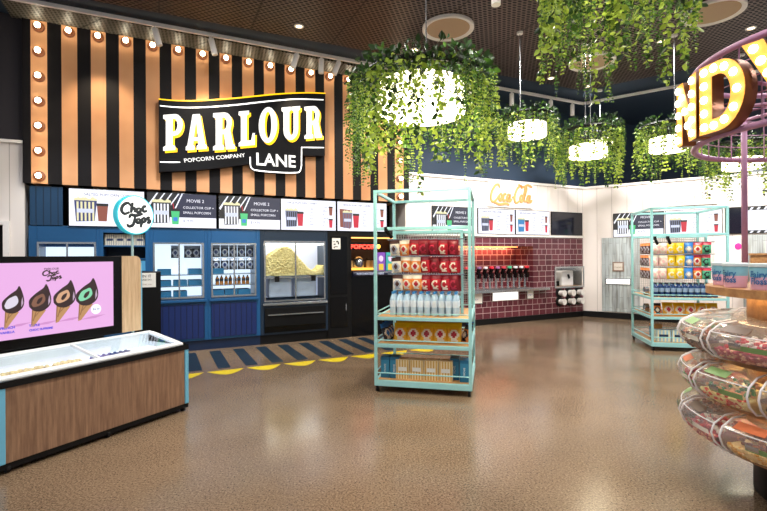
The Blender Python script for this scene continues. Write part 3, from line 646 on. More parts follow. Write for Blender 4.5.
b = MB(); b.box(.0, .983, .50, .53, 0, .49, steel).box(0, .02, 0, .5, 0, .49, steel).box(.963, .983, 0, .5, 0, .49, steel).box(.02, .963, 0, .5, 0, .02, mat('counter_tan', 'b58a5c', .4)).box(.02, .963, 0, .5, .47, .49, steel); b.build('steel_recess', None, o)
MB().box(.42, .8, .15, .45, .02, .38, mat('dispenser_white', 'dfe2e6', .3)).build('machine_body', None, o, bevel=.02); MB().tube([(.6, .13, .3), (.6, .1, .2)], .025, 8, black).build('spout', None, o); MB().box(.3, .38, .2, .3, .02, .14, black).build('drip_cup', None, o)
MB().box(.1, .9, .2, .3, .455, .469, emis('recess_lamp', 'ffeeda', 3)).build('lamp', None, o)
cd = None
for j, z in enumerate((.60, .40)):
    for k in range(3):
        M = LW.M @ T(8.02+.30*k, 0, z)
        lb = 'cup dispenser %s in the %s row below the stainless recess' % (('nearest the taps', 'in the middle', 'nearest the corner')[k], ('upper', 'lower')[j])
        if cd is None:
            cd = thing('cup_dispenser', lb, 'cup dispenser', M, 'cup dispensers in the tiles')
            MB().lathe([(.05, .001), (.115, .001), (.115, .02), (.08, .035), (.05, .035)], 20, black, q).build('collar', None, cd, True)
            MB().lathe([(0, -.01), (.056, -.01), (.062, .1), (.07, .16), (.074, .165), (.07, .17), (.0, .165)], 18, mat('paper_cup', 'e6e2de', .5), q).build('cup', None, cd, True)
        else: dup(cd, M, lb)
# signs on white walls
cocS = [[(2.2, 2.3), (1.95, 2.75), (1.3, 2.6), (.6, 1.8), (.35, .9), (.75, .45), (1.5, .75), (1.95, 1.25)], [(2.45, 1.6), (2.1, 1.3), (2.15, .7), (2.5, .75), (2.65, 1.3), (2.45, 1.6)], [(3.5, 1.45), (3.2, 1.6), (2.9, 1.1), (3.05, .65), (3.5, .85)], [(4.3, 1.5), (3.9, 1.5), (3.7, .9), (4.0, .65), (4.35, 1.4)], [(4.4, 1.6), (4.25, .8), (4.45, .65), (4.7, .95)], [(4.8, 1.15), (5.15, 1.2)],
        [(7.0, 2.4), (6.75, 2.8), (6.1, 2.5), (5.5, 1.7), (5.35, .8), (5.75, .45), (6.4, .8)], [(6.95, 1.6), (6.6, 1.3), (6.65, .7), (7.0, .75), (7.15, 1.3), (6.95, 1.6)], [(7.3, .9), (7.95, 2.2), (7.8, 2.6), (7.5, 1.8), (7.45, .8), (7.9, .8)], [(8.7, 1.5), (8.3, 1.5), (8.1, .9), (8.4, .65), (8.75, 1.4)], [(8.8, 1.6), (8.65, .8), (8.85, .65), (9.2, .95)], [(.9, .45), (2.2, .15), (3.4, .3), (4.2, .15)], [(6.2, 2.95), (7.2, 2.65), (8.2, 2.95), (9.2, 2.7)]]
o = thing('wall_sign', 'white panel with orange Coca-Cola script above the drink taps', 'sign', LW.M @ T(5.93, 0, 2.54))
MB().box(0, 1.27, -.03, -.001, 0, .55, white).build('sign_panel', None, o); b = MB()
for s_ in cocS: b.ribbon([(.02+p[0]*.132, .03+p[1]*.165) for p in s_], .05, -.05, -.031, mat('script_orange', 'f0a060', .4))
b.build('script_lettering', None, o)
text('DRINKS', .05, .45, -.033, .49, mat('script_grey', 'b5a89e', .5), o, 'small_lettering')
o = thing('wall_sign', 'outlined oval Coca-Cola sign on the white wall above the right rack', 'sign', RW.M @ T(1.76, 0, 2.53))
gr = mat('oval_line_grey', 'b3a9a2', .5)
pts = [(.17, 0)]+[(.75, 0)]+arc(.75, .22, .14, .22, -80, 80, 8)+[(.17, .44)]+arc(.15, .22, .15, .22, 100, 260, 8)+[(.17, 0)]
pl = []
for i in range(len(pts)-1): pl.append((pts[i][0], 0, pts[i][1]))
b = MB(); b.tube([(p[0], -.015, p[1]) for p in pl]+[pl[0]], .008, 6, gr); b.build('oval_outline', None, o, True)
b = MB()
for s_ in cocS: b.ribbon([(.1+p[0]*.075, .07+p[1]*.105) for p in s_], .02, -.012, -.001, mat('script_pale', 'd3c6bf', .5))
b.build('script_lettering', None, o)
# pale board panel / bin front on kiosk wall
bd = m_boards()
o = thing('bin_cupboard', 'pale weathered board cupboard front with a white slot and bin emblem', 'cupboard', RW.M @ T(.43, 0, 0))
MB().box(0, .79, -.02, -.001, .16, 1.88, bd).build('front_panel', None, o)
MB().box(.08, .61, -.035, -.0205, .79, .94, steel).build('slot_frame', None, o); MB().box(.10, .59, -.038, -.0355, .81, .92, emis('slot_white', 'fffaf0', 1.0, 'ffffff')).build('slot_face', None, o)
MB().box(.23, .47, -.034, -.0205, 1.10, 1.32, mat('emblem_brown', '8d7668', .5)).box(.26, .44, -.036, -.0345, 1.13, 1.29, mat('emblem_pale', 'd7cfc6', .5)).build('emblem', None, o)
text('THANKS', .045, .265, -.037, 1.18, mat('emblem_brown'), o, 'emblem_text')
o = thing('board_cladding', 'pale weathered board cladding under the dashed menu screen', 'panel', RW.M @ T(3.06, 0, 0)); MB().box(0, 2.2, -.02, -.001, .16, 1.87, bd).build('cladding', None, o)
o = thing('wooden_counter', 'brown wooden counter seen behind the tubs at the frame edge', 'counter', RW.M @ T(3.15, -.75, 0)); MB().box(0, 1.8, 0, .6, 0, 1.46, tierwood).build('body', None, o); MB().box(-.02, 1.82, -.02, .62, 1.461, 1.5, tierwood).build('worktop', None, o)
o = thing('poster', 'white poster with a pink blob beside the mauve pole', 'poster', RW.M @ T(2.72, -.012, 1.02))
MB().box(0, .36, 0, .01, 0, .78, wcard).build('sheet', None, o); MB().ball((.26, -.003, .62), (.06, .003, .07), 10, mat('pink_blob', 'f0389a', .4)).build('pink_print', None, o); MB().box(.05, .31, -.003, -.0005, .08, .16, black).build('black_print', None, o)
# ------------------------------------------------------------------ Choc Tops freezer with screen
FX = Frame(-2.62, 3.18, .472, .882); FL = 1.47
fz = thing('ice_cream_freezer', 'long low wood-fronted ice cream chest freezer with open white top', 'freezer', FX.M)
D = .503
MB().box(0, FL-.02, 0, .025, .075, .60, oak).build('front_panel', None, fz)
MB().box(-.06, -.002, -.01, D, .075, .60, lblue).build('end_trim', None, fz, bevel=.005); MB().box(FL-.018, FL+.022, -.01, D, .075, .60, lblue).build('end_trim', None, fz, bevel=.005)
MB().box(0, FL-.02, .026, D, .075, .50, black).build('body', None, fz)
MB().box(-.05, FL+.03, .01, D-.01, .03, .0745, black).build('base', None, fz)
yb = D
sl = lambda y: .645+(y/D)*.09
b = MB(); x0, x1 = -.07, FL+.015
b.add([(x0, -.02, .6), (x1, -.02, .6), (x1, D, .6), (x0, D, .6), (x0, -.02, .645), (x1, -.02, .645), (x1, D, .735), (x0, D, .735)], [(0, 1, 5, 4), (1, 2, 6, 5), (2, 3, 7, 6), (3, 0, 4, 7)], black)
b.build('black_rim', None, fz)
rim = mat('freezer_white', 'e8edf0', .25)
def slab(x0, x1, y0, y1, z0, z1, m, b): b.add([(x, y, z+sl(y)) for z in (z0, z1) for y in (y0, y1) for x in (x0, x1)], [(0, 2, 3, 1), (4, 5, 7, 6), (0, 1, 5, 4), (2, 6, 7, 3), (0, 4, 6, 2), (1, 3, 7, 5)], m)
b = MB(); x1 -= .035; slab(x0+.01, x1-.01, .0, .05, .0, .022, rim, b); slab(x0+.01, x1-.01, D-.05, D-.002, 0, .02, rim, b); slab(x0+.01, x0+.07, .05, D-.05, 0, .025, rim, b); slab(x1-.07, x1-.01, .05, D-.05, 0, .025, rim, b)
b.build('white_rim', None, fz, bevel=.006)
b = MB(); b.box(x0+.07, x1-.07, .05, .06, .5, .652, rim).box(x0+.07, x1-.07, D-.06, D-.05, .5, .73, rim).box(x0+.06, x0+.07, .05, D-.05, .5, .66, rim).box(x1-.07, x1-.06, .05, D-.05, .5, .66, rim).box(x0+.07, x1-.07, .05, D-.05, .605, .615, emis('freezer_floor_glow', 'f4f8ff', .45, 'e8ecf0')); b.build('inner_tub', None, fz)  # tub floor glows by itself to look brightly lit, no lamp
b = MB(); slab(x0+.07, .66, .05, D-.05, .004, .012, glass, b); slab(.68, x1-.07, .05, D-.05, .014, .022, glass, b); b.build('sliding_glass', None, fz)
b = MB(); slab(.655, .675, .05, D-.05, .004, .026, rim, b); b.build('glass_divider', None, fz)
cas = MB().lathe([(0, -.012), (.028, -.012), (.028, .012), (0, .012)], 12, black, Matrix.Rotation(PI/2, 4, 'Y')).build('caster', None, fz); cas.location = (.02, .03, .029)
for x_, y_ in ((FL-.02, .03), (.72, .03), (.02, D-.05), (FL-.02, D-.05)):
    z = cas.copy(); C.objects.link(z); z.location = (x_, y_, .029)
# ice cream inside: visible tubs
yc = mat('vanilla_yellow', 'f2dc8a', .6); b = MB(); rr = random.Random(1)
for i in range(70): b.ball((.0+rr.random()*.62, .19+rr.random()*.06, .64+rr.random()*.008), .012+.009*rr.random(), 6, yc)
b.box(-.0, .63, .19, .25, .616, .638, yc)
x = b.build('ice_cream', None, None, 'all'); x.matrix_world = FX.M; tag(x, 'row of yellow choc top ice cream wraps inside the freezer', 'ice cream', None, 'stuff')
ct = MB().tube([(0, 0, 0), (0, 0, .015)], [.012, .018], 10, mat('blue_wrap', '3a4e8c', .4)).ball((0, 0, .022), .02, 8, mat('blue_wrap')).build('choc_top', None)
tag(ct, 'blue-wrapped choc top in the middle of the freezer', 'ice cream', 'blue choc tops in the freezer'); ct.matrix_world = FX.M @ T(.72, .2, .616)
for k in range(1, 14):
    z = ct.copy(); C.objects.link(z); z.matrix_world = FX.M @ T(.72+.05*(k % 7), .2+.045*(k//7), .616)
# screen unit on freezer
sc = thing('advertising_screen', 'wide black screen showing four dipped cones on pink, mounted behind the freezer', 'screen', FX.M @ T(0, D+.005, 0))
x1s = FX.hit(141, 290, -(D+.005))[0]; xs0 = -.12; ew = x1s-FX.hit(121.5, 290, -(D+.005))[0]
b = MB(); pts = [(x1s-ew, .77), (x1s, .77), (x1s, 1.44)]+arc(x1s-.06, 1.45, .06, .06, 0, 90, 6)+[(x1s-ew, 1.51)]
b.poly(pts, 0, .12, pale); b.build('wood_end_panel', None, sc)
b = MB(); b.poly([(x1s+.001, .77), (x1s+.012, .77), (x1s+.012, 1.44), (x1s+.001, 1.44)], 0, .12, lblue); b.build('blue_edge', None, sc)
MB().box(xs0, x1s-ew-.001, -.01, .12, .77, 1.51, blackg).build('housing', None, sc, bevel=.004)
MB().box(xs0+.1, x1s-ew-.1, .121, .14, 0, .77, black).build('rear_support', None, sc)
sp1 = W('pink', 'd9a3d6', 1.0); x_r = x1s-.2975+.0; 
x_r = FX.hit(113.3, 290, -(D+.005)+.013)[0]; b = MB().box(xs0+.02, x_r, -.013, -.011, .853, 1.458, sp1); sd = b.build('display', None, sc)
choc = W('choc', '2a1014', .9); gl = W('choc_gloss', 'b9a0b8', .9); conem = W('cone', 'b98a5a', .9); coned = W('cone_line', '8a5f38', .9); shd = W('pink_shadow', 'c384bd', 1.0)
def pxS(x, y):    # a point of the display, as seen in the photograph
    h = FX.hit(x, y, -(D+.005)+.013); return (h[0], h[1])
def closed(p): return smooth_line(p+[p[0]], 4)[:-1]
def conepic(cx, cy, fill, fm):
    # cx,cy centre of chocolate head (photo px); size ~ 21px
    b = MB(); P = lambda x, y: pxS(cx+x, cy+y); k = -.015
    b.poly([P(-8, 7), P(6, 9), P(-6, 25), P(-9, 26)], k, k+.001, conem)
    for i in range(3): b.poly([P(-8+i*4, 9), P(-7+i*4, 9), P(-8+i*1.5, 24-i*4), P(-9+i*1.5, 24-i*4)], k-.0015, k-.0005, coned)
    b.poly([P(-8, 25), P(5, 21), P(19, 19), P(8, 23)], k+.0012, k+.0016, shd)
    b.poly(closed([P(*p) for p in ((-11, 6), (-11, -1), (-4, -8), (3, -13), (6, -17), (9, -11), (11, -2), (9, 5), (2, 10), (-6, 10))]), k-.003, k-.002, choc)
    b.poly([P(*p) for p in ((9, -6), (10, 0), (8, 4), (8, -1))], k-.0042, k-.0032, gl)
    b.poly(closed([P(*p) for p in ((-9, 3), (-6, -3), (-1, -6), (3, -7), (5, -2), (3, 2), (-2, 5), (-7, 6))]), k-.0042, k-.0032, fm)
    if fill != 'vanilla': b.poly(closed([P(*p) for p in ((-4, 2), (-2, -2), (2, -4), (1, 0), (-2, 3))]), k-.0054, k-.0044, choc)
    b.build('cone_picture', None, sd)
conepic(13, 303, 'vanilla', W('ice_white', 'cfc8d6')); conepic(40, 301, 'choc', W('ice_choc', '7a5240')); conepic(64.5, 297, 'caramel', W('ice_caramel', 'c79a78')); conepic(87, 295, 'mint', W('ice_mint', '7ac8a0'))
def chocscript(b, fn, w, y0, y1, m):
    S_ = [[(215, 200), (190, 178), (155, 205), (143, 250), (165, 282), (205, 262)], [(228, 170), (222, 215), (216, 268)], [(218, 245), (236, 222), (248, 232), (246, 262)], [(278, 215), (262, 232), (266, 256), (286, 252), (292, 228), (278, 215)], [(338, 196), (318, 198), (308, 225), (320, 246), (345, 234)],
         [(200, 318), (215, 288), (250, 290), (285, 280), (308, 266)], [(248, 292), (242, 340), (228, 382), (200, 396), (184, 376)], [(272, 318), (258, 338), (266, 358), (282, 350), (286, 328), (272, 318)], [(304, 312), (300, 350), (290, 402)], [(304, 318), (322, 310), (330, 330), (316, 348), (302, 344)], [(368, 298), (348, 304), (354, 322), (370, 332), (360, 350), (342, 348)]]
    for s_ in S_:
        q_ = smooth_line([fn(p[0], p[1]) for p in s_], 4); n_ = len(q_)
        b.tube([(p[0], 0, p[1]) for p in q_], [w/2*(.75+.35*math.sin(PI*i/(n_-1))) for i in range(n_)], 8, m, True, Matrix.Translation((0, (y0+y1)/2, 0)) @ Matrix.Diagonal((1, abs(y1-y0)/w, 1, 1)))
b = MB(); c0 = pxS(52, 275)
chocscript(b, lambda x, y: (c0[0]+(x-255)*.00062, c0[1]+(275-y)*.0004), .011, -.015, -.0135, choc); b.build('script_picture', None, sd)
c1 = pxS(44, 270); text('PARLOUR', .026, c1[0], -.014, c1[1], choc, sd, 'screen_text'); c1 = pxS(46, 281); text('LANE CO', .014, c1[0], -.014, c1[1], choc, sd, 'screen_text')
vio = W('violet_text', '4038c8'); c1 = pxS(29, 327); text('TRIPLE', .026, c1[0], -.014, c1[1], vio, sd, 'screen_text', bold=.001); c1 = pxS(29, 331.5); text('CHOC SUPREME', .024, c1[0], -.014, c1[1], vio, sd, 'screen_text', bold=.001)
c1 = pxS(0, 330); text('FRENCH', .026, c1[0], -.014, c1[1], vio, sd, 'screen_text', bold=.001); c1 = pxS(0, 334.5); text('VANILLA', .024, c1[0], -.014, c1[1], vio, sd, 'screen_text', bold=.001)
c1 = pxS(96, 309); MB().poly(arc(c1[0], c1[1], .045, .045, 0, 345, 23), -.015, -.0135, s_white).build('price_disc', None, sd); text('$5.50', .026, c1[0], -.017, c1[1]-.008, s_txt, sd, 'screen_text', 'CENTER')
# Choc Tops disc
hx = FX.hit(135.8, 215, -(D+.13)); cs = thing('round_sign', 'round white Choc Tops sign with bright aqua rim on a pale pole', 'sign', FX.M @ T(hx[0], D+.19, hx[1]))
aqua = emis('aqua_rim', '35c8dc', .35, '45d0e0'); rr_ = .2
Mq = Matrix.Rotation(PI/2, 4, 'X')
MB().lathe([(0, .0), (rr_, .0), (rr_, .06), (rr_-.012, .064), (rr_-.012, .058), (0, .058)], 48, aqua, Mq).build('rim', None, cs, True)
MB().lathe([(0, .0595), (rr_-.0125, .0595), (rr_-.0125, .062), (0, .062)], 48, emis('disc_white', 'ffffff', .75, 'ffffff'), Mq).build('face', None, cs)
b = MB(); chocscript(b, lambda x, y: ((x-255)/165*.225, (285-y)/195*.21), .031, -.067, -.0625, mat('script_navy', '10202c', .4)); b.build('lettering', None, cs)
MB().tube([(0, 0, -rr_), (0, 0, -hx[1]+.0)], .012, 8, mat('pale_pole', 'b8dce0', .4)).build('pole', None, cs, True)
MB().box(-.1, .1, -.04, .06, -hx[1], -hx[1]+.01, black).build('foot', None, cs)
# notice cabinet behind
kx = -2.62; o = thing('bin_cabinet', 'black bin cabinet with a white notice, between the freezer and the blue servery', 'cabinet', WO.M @ T(-3.25, 6.0, 0) @ RZ(R(26)))
MB().box(0, .31, 0, .4, 0, 1.30, black).build('body', None, o, bevel=.005)
MB().box(.02, .25, -.008, -.001, 1.10, 1.29, wcard).build('notice', None, o); text('BIN IT', .05, .06, -.009, 1.23, black, o, 'notice_text'); text('PLEASE DO', .03, .05, -.009, 1.19, black, o, 'notice_text'); text('THANK YOU', .025, .06, -.009, 1.13, mat('script_grey'), o, 'notice_text')
# ------------------------------------------------------------------ racks
def rack(M, label, side_mesh=False):
    o = thing('display_rack', label, 'display rack', M); W_, D_, Ht = 1.06, 1.06, 2.22; s = .034
    for x in (0, W_-s):
        for y in (0, D_-s): MB().box(x, x+s, y, y+s, .066, Ht, mint).build('post', None, o, bevel=.004)
    def ring(z0, z1, nm, m=mint, sides=(1, 1, 1, 1), th=s):
        b = MB()
        if sides[0]: b.box(s, W_-s, 0, th, z0, z1, m)
        if sides[1]: b.box(s, W_-s, D_-th, D_, z0, z1, m)
        if sides[2]: b.box(0, th, s, D_-s, z0, z1, m)
        if sides[3]: b.box(W_-th, W_, s, D_-s, z0, z1, m)
        return b.build(nm, None, o, bevel=.003)
    ring(Ht-s, Ht, 'top_frame'); ring(1.775, 1.81, 'upper_rail', sides=(1, 0, 0, 0)); ring(1.775, 1.81, 'upper_rail', sides=(0, 1, 0, 0)); ring(.79, .825, 'shelf_frame'); ring(.49, .53, 'shelf_frame'); ring(.066, .13, 'base_frame')
    for z in (.86, .565, .205): ring(z, z+.012, 'guard_rail', th=.012)
    for z in (.825, .53, .13): MB().box(s, W_-s, s, D_-s, z-.02, z+.002, shelfwood).build('shelf', None, o)
    c = MB().lathe([(0, -.014), (.032, -.014), (.032, .014), (0, .014)], 12, black, Matrix.Rotation(PI/2, 4, 'Y')).box(-.02, .02, -.02, .02, .03, .034, black).build('caster', None, o); c.location = (.03, .03, .032)
    for x, y in ((W_-.03, .03), (.03, D_-.03), (W_-.03, D_-.03)): z = c.copy(); C.objects.link(z); z.location = (x, y, .032)
    wire = mat('grey_wire', 'a9a6a2', .4, .5)
    def mesh(x0, x1, y, nm, z0=.92, z1=1.76):
        b = MB(); n = int((x1-x0)/.03); k = int((z1-z0)/.03)
        for i in range(n+1): x = x0+(x1-x0)*i/n; b.box(x-.0022, x+.0022, y, y+.004, z0, z1, wire)
        for i in range(k+1): z = z0+(z1-z0)*i/k; b.box(x0, x1, y+.004, y+.008, z-.0022, z+.0022, wire)
        return b.build(nm, None, o)
    mesh(.16, .92, .45, 'mesh_panel'); mesh(.06, 1.0, 1.0, 'mesh_panel', .86, 1.77)
    b = MB().box(.13, .16, .44, .48, .827, 1.79, mint).box(.92, .95, .44, .48, .827, 1.79, mint).box(.16, .92, .44, .48, 1.76, 1.79, mint).box(.16, .92, .44, .48, 1.0, 1.03, mint)
    b.build('inner_frame', None, o)
    for z in (1.665, 1.475, 1.27): MB().box(.1, .98, .26, .28, z+.01, z+.022, steel).box(.16, .17, .28, .45, z+.01, z+.022, steel).box(.9, .91, .28, .45, z+.01, z+.022, steel).box(.5, .51, .28, .45, z+.01, z+.022, steel).build('peg_bar', None, o)
    return o
RK1 = Matrix(((.974, .226, 0, -.11), (-.226, .974, 0, 5.07), (0, 0, 1, 0), (0, 0, 0, 1)))
RK2 = Matrix(((.973, .23, 0, 4.14), (-.23, .973, 0, 7.12), (0, 0, 1, 0), (0, 0, 0, 1)))
rack(RK1, 'mint steel display rack in the middle of the floor'); rack(RK2, 'mint steel display rack near the kiosk wall, behind the candy stand')
redb = mat('bag_bright_red', 'b81426', .3); dred = mat('bag_dark_red', '7d0f1c', .3); orng = mat('bag_orange', 'ec8a3a', .3); wht = mat('bag_cream', 'f0e4d0', .3); pnk = mat('bag_pink', 'efc0b8', .3); ylw = mat('bag_yellow', 'f0c818', .3); blu = mat('bag_blue', '2a7ac8', .3); grn = mat('bag_green', '4fa680', .3); crim = mat('bag_crimson', 'c03048', .3); brnb = mat('bag_brown', '4a2a22', .3)
BG = {}
def proto(kind):
    a = {'red': (dred, redb, wht, dred), 'darkred': (dred, dred, crim, wht), 'orange': (wht, orng, wht, redb), 'white': (brnb, wht, foil, brnb), 'pink': (wht, pnk, wht, pnk), 'yellow': (ylw, ylw, wht, orng), 'blue': (blu, blu, foil, wht), 'melon': (crim, orng, wht, redb), 'green': (crim, grn, bb, wht), 'brown': (orng, brnb, foil, brnb)}[kind]
    if kind not in BG: BG[kind] = bagmesh('lolly_bag', .125, .175, .045, *((a[0], a[1], a[2]) if kind in ('red', 'darkred', 'yellow', 'green') else a)); return BG[kind], True
    return BG[kind], False
def place(kind, M, label, group, cat='bag of sweets'):
    o, first = proto(kind)
    if not first: o = o.copy(); C.objects.link(o)
    o.matrix_world = M; tag(o, label, cat, group); return o
cn = {'red': 'red', 'darkred': 'dark red', 'orange': 'orange', 'white': 'white and brown', 'pink': 'pale pink', 'yellow': 'yellow', 'blue': 'blue', 'melon': 'orange and crimson', 'green': 'green and crimson', 'brown': 'brown'}
rows1 = [['white', 'orange', 'red', 'darkred', 'darkred', 'red', 'darkred'], ['white', 'orange', 'orange', 'red', 'darkred', 'red', 'red'], ['white', 'orange', 'orange', 'red', 'red', 'red', 'darkred']]
rows2 = [['pink', 'pink', 'yellow', 'yellow', 'blue', 'melon', 'green']]*3
rw = ('top', 'middle', 'bottom'); od = ('first', 'second', 'third', 'fourth', 'fifth', 'sixth', 'seventh')
rq = random.Random(4)
for RKM, rows, rn, x0, pt in ((RK1, rows1, 'centre rack', .215, .108), (RK2, rows2, 'right rack', .12, .122)):
    for j, z in enumerate((1.50, 1.305, 1.10)):
        for k, kd in enumerate(rows[j]):
            for dpt in range(2):
                lb = '%s sweet bag, %s row of the %s, %s column%s' % (cn[kd], rw[j], rn, od[k], '' if dpt == 0 else ', behind another')
                place(kd, RKM @ T(x0+pt*k+.01*dpt+rq.uniform(-.006, .006)-(.02 if rn == 'centre rack' and j == 0 else 0), .25+.06*dpt+rq.uniform(-.015, .015), z+rq.uniform(-.006, .006)) @ RZ(R((-16 if rn == 'centre rack' else -6)+rq.uniform(-9, 9))) @ Matrix.Rotation(R(rq.uniform(-4, 4)), 4, 'Y'), lb, '%s row bags on the %s' % (rw[j], rn))
for j, z in enumerate((1.5, 1.305, 1.10)):   # left side of the right rack
    for k in range(3):
        place('brown', RK2 @ T(.06, .12+.16*k+.2, z) @ RZ(R(-80)), 'brown sweet bag, %s row, left side of the right rack, %s' % (rw[j], ('nearest the front', 'in the middle', 'towards the wall')[k]), 'brown bags on the side of the right rack')
# bottles
water = mat('water_plastic', 'bcd6ea', .12); wbl = mat('blue_cap', '3a8fd0', .35)
wb = bottle('water_bottle', .036, .265, water, wbl, mat('water_label', 'dfeaf6', .4)); tag(wb, 'water bottle with blue cap in the front row on the centre rack shelf', 'bottle', 'front row of water bottles, centre rack'); wb.matrix_world = RK1 @ T(.18, .17, .8275)
for r_ in range(3):
    for k in range(10):
        if r_ == k == 0: continue
        dup(wb, RK1 @ T(.18+.078*k, .17+.078*r_, .8275), None if r_ == 0 else 'water bottle with blue cap in the %s row on the centre rack shelf' % ('second', 'third')[r_-1], ('front', 'second', 'third')[r_]+' row of water bottles, centre rack')
db = bottle('drink_bottle', .036, .22, mat('dark_blue_drink', '1f3a66', .15), mat('cap_black'), mat('silver_label', '8aa0b8', .35)); tag(db, 'dark blue drink bottle in the front row on the right rack shelf', 'bottle', 'front row of dark bottles, right rack'); db.matrix_world = RK2 @ T(.1, .12, .8275)
for r_ in range(2):
    for k in range(11):
        if r_ == k == 0: continue
        dup(db, RK2 @ T(.1+.082*k, .12+.082*r_, .8275), None if r_ == 0 else 'dark blue drink bottle in the second row on the right rack shelf', ('front', 'second')[r_]+' row of dark bottles, right rack')
# chips
chip = bagmesh('chip_bag', .155, .215, .08, ylw, mat('chip_gold', 'f0b428', .35), wht, redb); tilt = Matrix.Rotation(R(-22), 4, 'X'); G1 = 'yellow chip bags on the middle shelf of the centre rack'
tag(chip, 'yellow chip bag leaning on the middle shelf of the centre rack, first of five', 'chip bag', G1); chip.matrix_world = RK1 @ T(.26, .16, .533) @ tilt
for k in range(1, 5): z = chip.copy(); C.objects.link(z); z.matrix_world = RK1 @ T(.26+.15*k, .16, .533) @ tilt; tag(z, 'yellow chip bag leaning on the middle shelf of the centre rack, %s of five' % od[k])
for k in range(5): z = chip.copy(); C.objects.link(z); z.matrix_world = RK1 @ T(.26+.15*k, .29, .533) @ tilt; tag(z, 'yellow chip bag in the rear row of the centre rack middle shelf, %s of five' % od[k])
sb = bagmesh('snack_bag', .13, .2, .06, blu, bb, wht, blu); tag(sb, 'blue and black snack bag at the left end of the centre rack middle shelf', 'snack bag', 'dark snack bags at the left end, centre rack'); sb.matrix_world = RK1 @ T(.12, .2, .533) @ RZ(R(60)) @ tilt
for k in range(1, 3): z = sb.copy(); C.objects.link(z); z.matrix_world = RK1 @ T(.12, .2+.12*k, .533) @ RZ(R(60)) @ tilt
sb2 = bagmesh('snack_bag', .13, .2, .06, bb, orng, bb, wht); tag(sb2, 'black and orange snack bag at the right end of the centre rack middle shelf', 'snack bag', 'dark snack bags at the right end, centre rack'); sb2.matrix_world = RK1 @ T(.965, .22, .533) @ RZ(R(-50)) @ tilt
for k in range(1, 4): z = (sb if k % 2 else sb2).copy(); C.objects.link(z); z.matrix_world = RK1 @ T(.965, .22+.11*k, .533) @ RZ(R(-50)) @ tilt; tag(z, 'dark snack bag behind the first at the right end of the centre rack middle shelf', None, 'dark snack bags at the right end, centre rack')
for k in range(6):
    z = (sb2 if k == 0 else chip).copy(); C.objects.link(z); z.matrix_world = RK2 @ T(.14+.155*k, .16, .533) @ tilt
    tag(z, ('black and orange snack bag at the start of the right rack middle shelf' if k == 0 else 'yellow and red chip bag on the right rack middle shelf, %s along' % od[k]), None, 'chip bags on the right rack')
# boxes on the bases
fb = popbox('popcorn_box', .15, .13, .215, mat('box_sand', 'edd9ae', .55), ochre, wcard, 5); tag(fb, 'sand striped popcorn carton on the base of the centre rack, first from the left', 'popcorn carton', 'striped cartons on the centre rack base'); fb.matrix_world = RK1 @ T(.3, .09, .1325)
for k in range(1, 4): dup(fb, RK1 @ T(.3+.158*k, .09, .1325), 'sand striped popcorn carton on the base of the centre rack, %s from the left' % od[k])
fb2 = popbox('popcorn_box', .2, .13, .18, mat('box_lightblue', '9fc4d8', .5), mat('box_cream2', 'ece4b8', .5), nv, 4); tag(fb2, 'blue and cream striped carton on the base of the right rack, first from the left', 'popcorn carton', 'striped cartons on the right rack base'); fb2.matrix_world = RK2 @ T(.2, .09, .1325)
for k in range(1, 4): dup(fb2, RK2 @ T(.2+.215*k, .09, .1325), 'blue and cream striped carton on the base of the right rack, %s from the left' % od[k])
def bluebox(M, lab, m=bluec, cat='carton'):
    o = thing('carton', lab, cat, M, 'blue cartons on the rack bases'); MB().box(-.05, .05, 0, .16, 0, .235, m).build('carton_body', None, o, bevel=.003)
    MB().box(-.045, .045, -.002, -.0005, .05, .2, mat('carton_print', '3a8fb4', .5)).build('printed_front', None, o); text('MOVIE', .03, .01, -.003, .07, wcard, o, 'carton_text', rot=-PI/2); return o
bluebox(RK1 @ T(.1, .1, .1325), 'blue carton at the left end of the centre rack base, outermost'); bluebox(RK1 @ T(.205, .1, .1325), 'blue carton on the centre rack base between the outer carton and striped ones')
bluebox(RK1 @ T(.865, .16, .1325), 'blue carton right of the striped cartons on the centre rack base'); bluebox(RK1 @ T(.975, .09, .1325), 'blue carton at the right end of the centre rack base')
o = bluebox(RK2 @ T(.09, .35, .1325) @ RZ(R(-90)), 'brown cardboard carton on the left side of the right rack base', mat('kraft', 'c08c4a', .6)); o['group'] = 'kraft cartons'
for j, z in enumerate((.55, .8275)):
    o = thing('drum_lid', 'silver round tin standing on the left side of the right rack, %s shelf' % ('middle', 'upper')[j], 'tin', RK2 @ T(.06, .45, z+.07)); MB().lathe([(0, -.03), (.07, -.03), (.07, .03), (.05, .035), (.05, .02), (0, .02)], 18, steel, Matrix.Rotation(-PI/2, 4, 'Y')).build('tin_body', None, o, True)
for M, lb in ((RK1 @ T(.14, .02, 1.81), 'small black clip-on spotlight at the left of the centre rack rail'), (RK1 @ T(.9, 1.03, 1.81), 'small black clip-on spotlight at the back right of the centre rack'), (RK2 @ T(.06, .02, 1.765), 'small black clip-on spotlight at the left post of the right rack'), (RK2 @ T(.24, .02, 1.765), 'small black clip-on spotlight hanging from the right rack rail')):
    o = thing('clip_spotlight', lb, 'spotlight', M); MB().box(-.015, .015, -.03, .03, -.045, .005, black).build('clamp', None, o); MB().tube([(0, -.02, -.03), (.05, .05, -.11)], .022, 10, black).build('lamp_head', None, o, True)
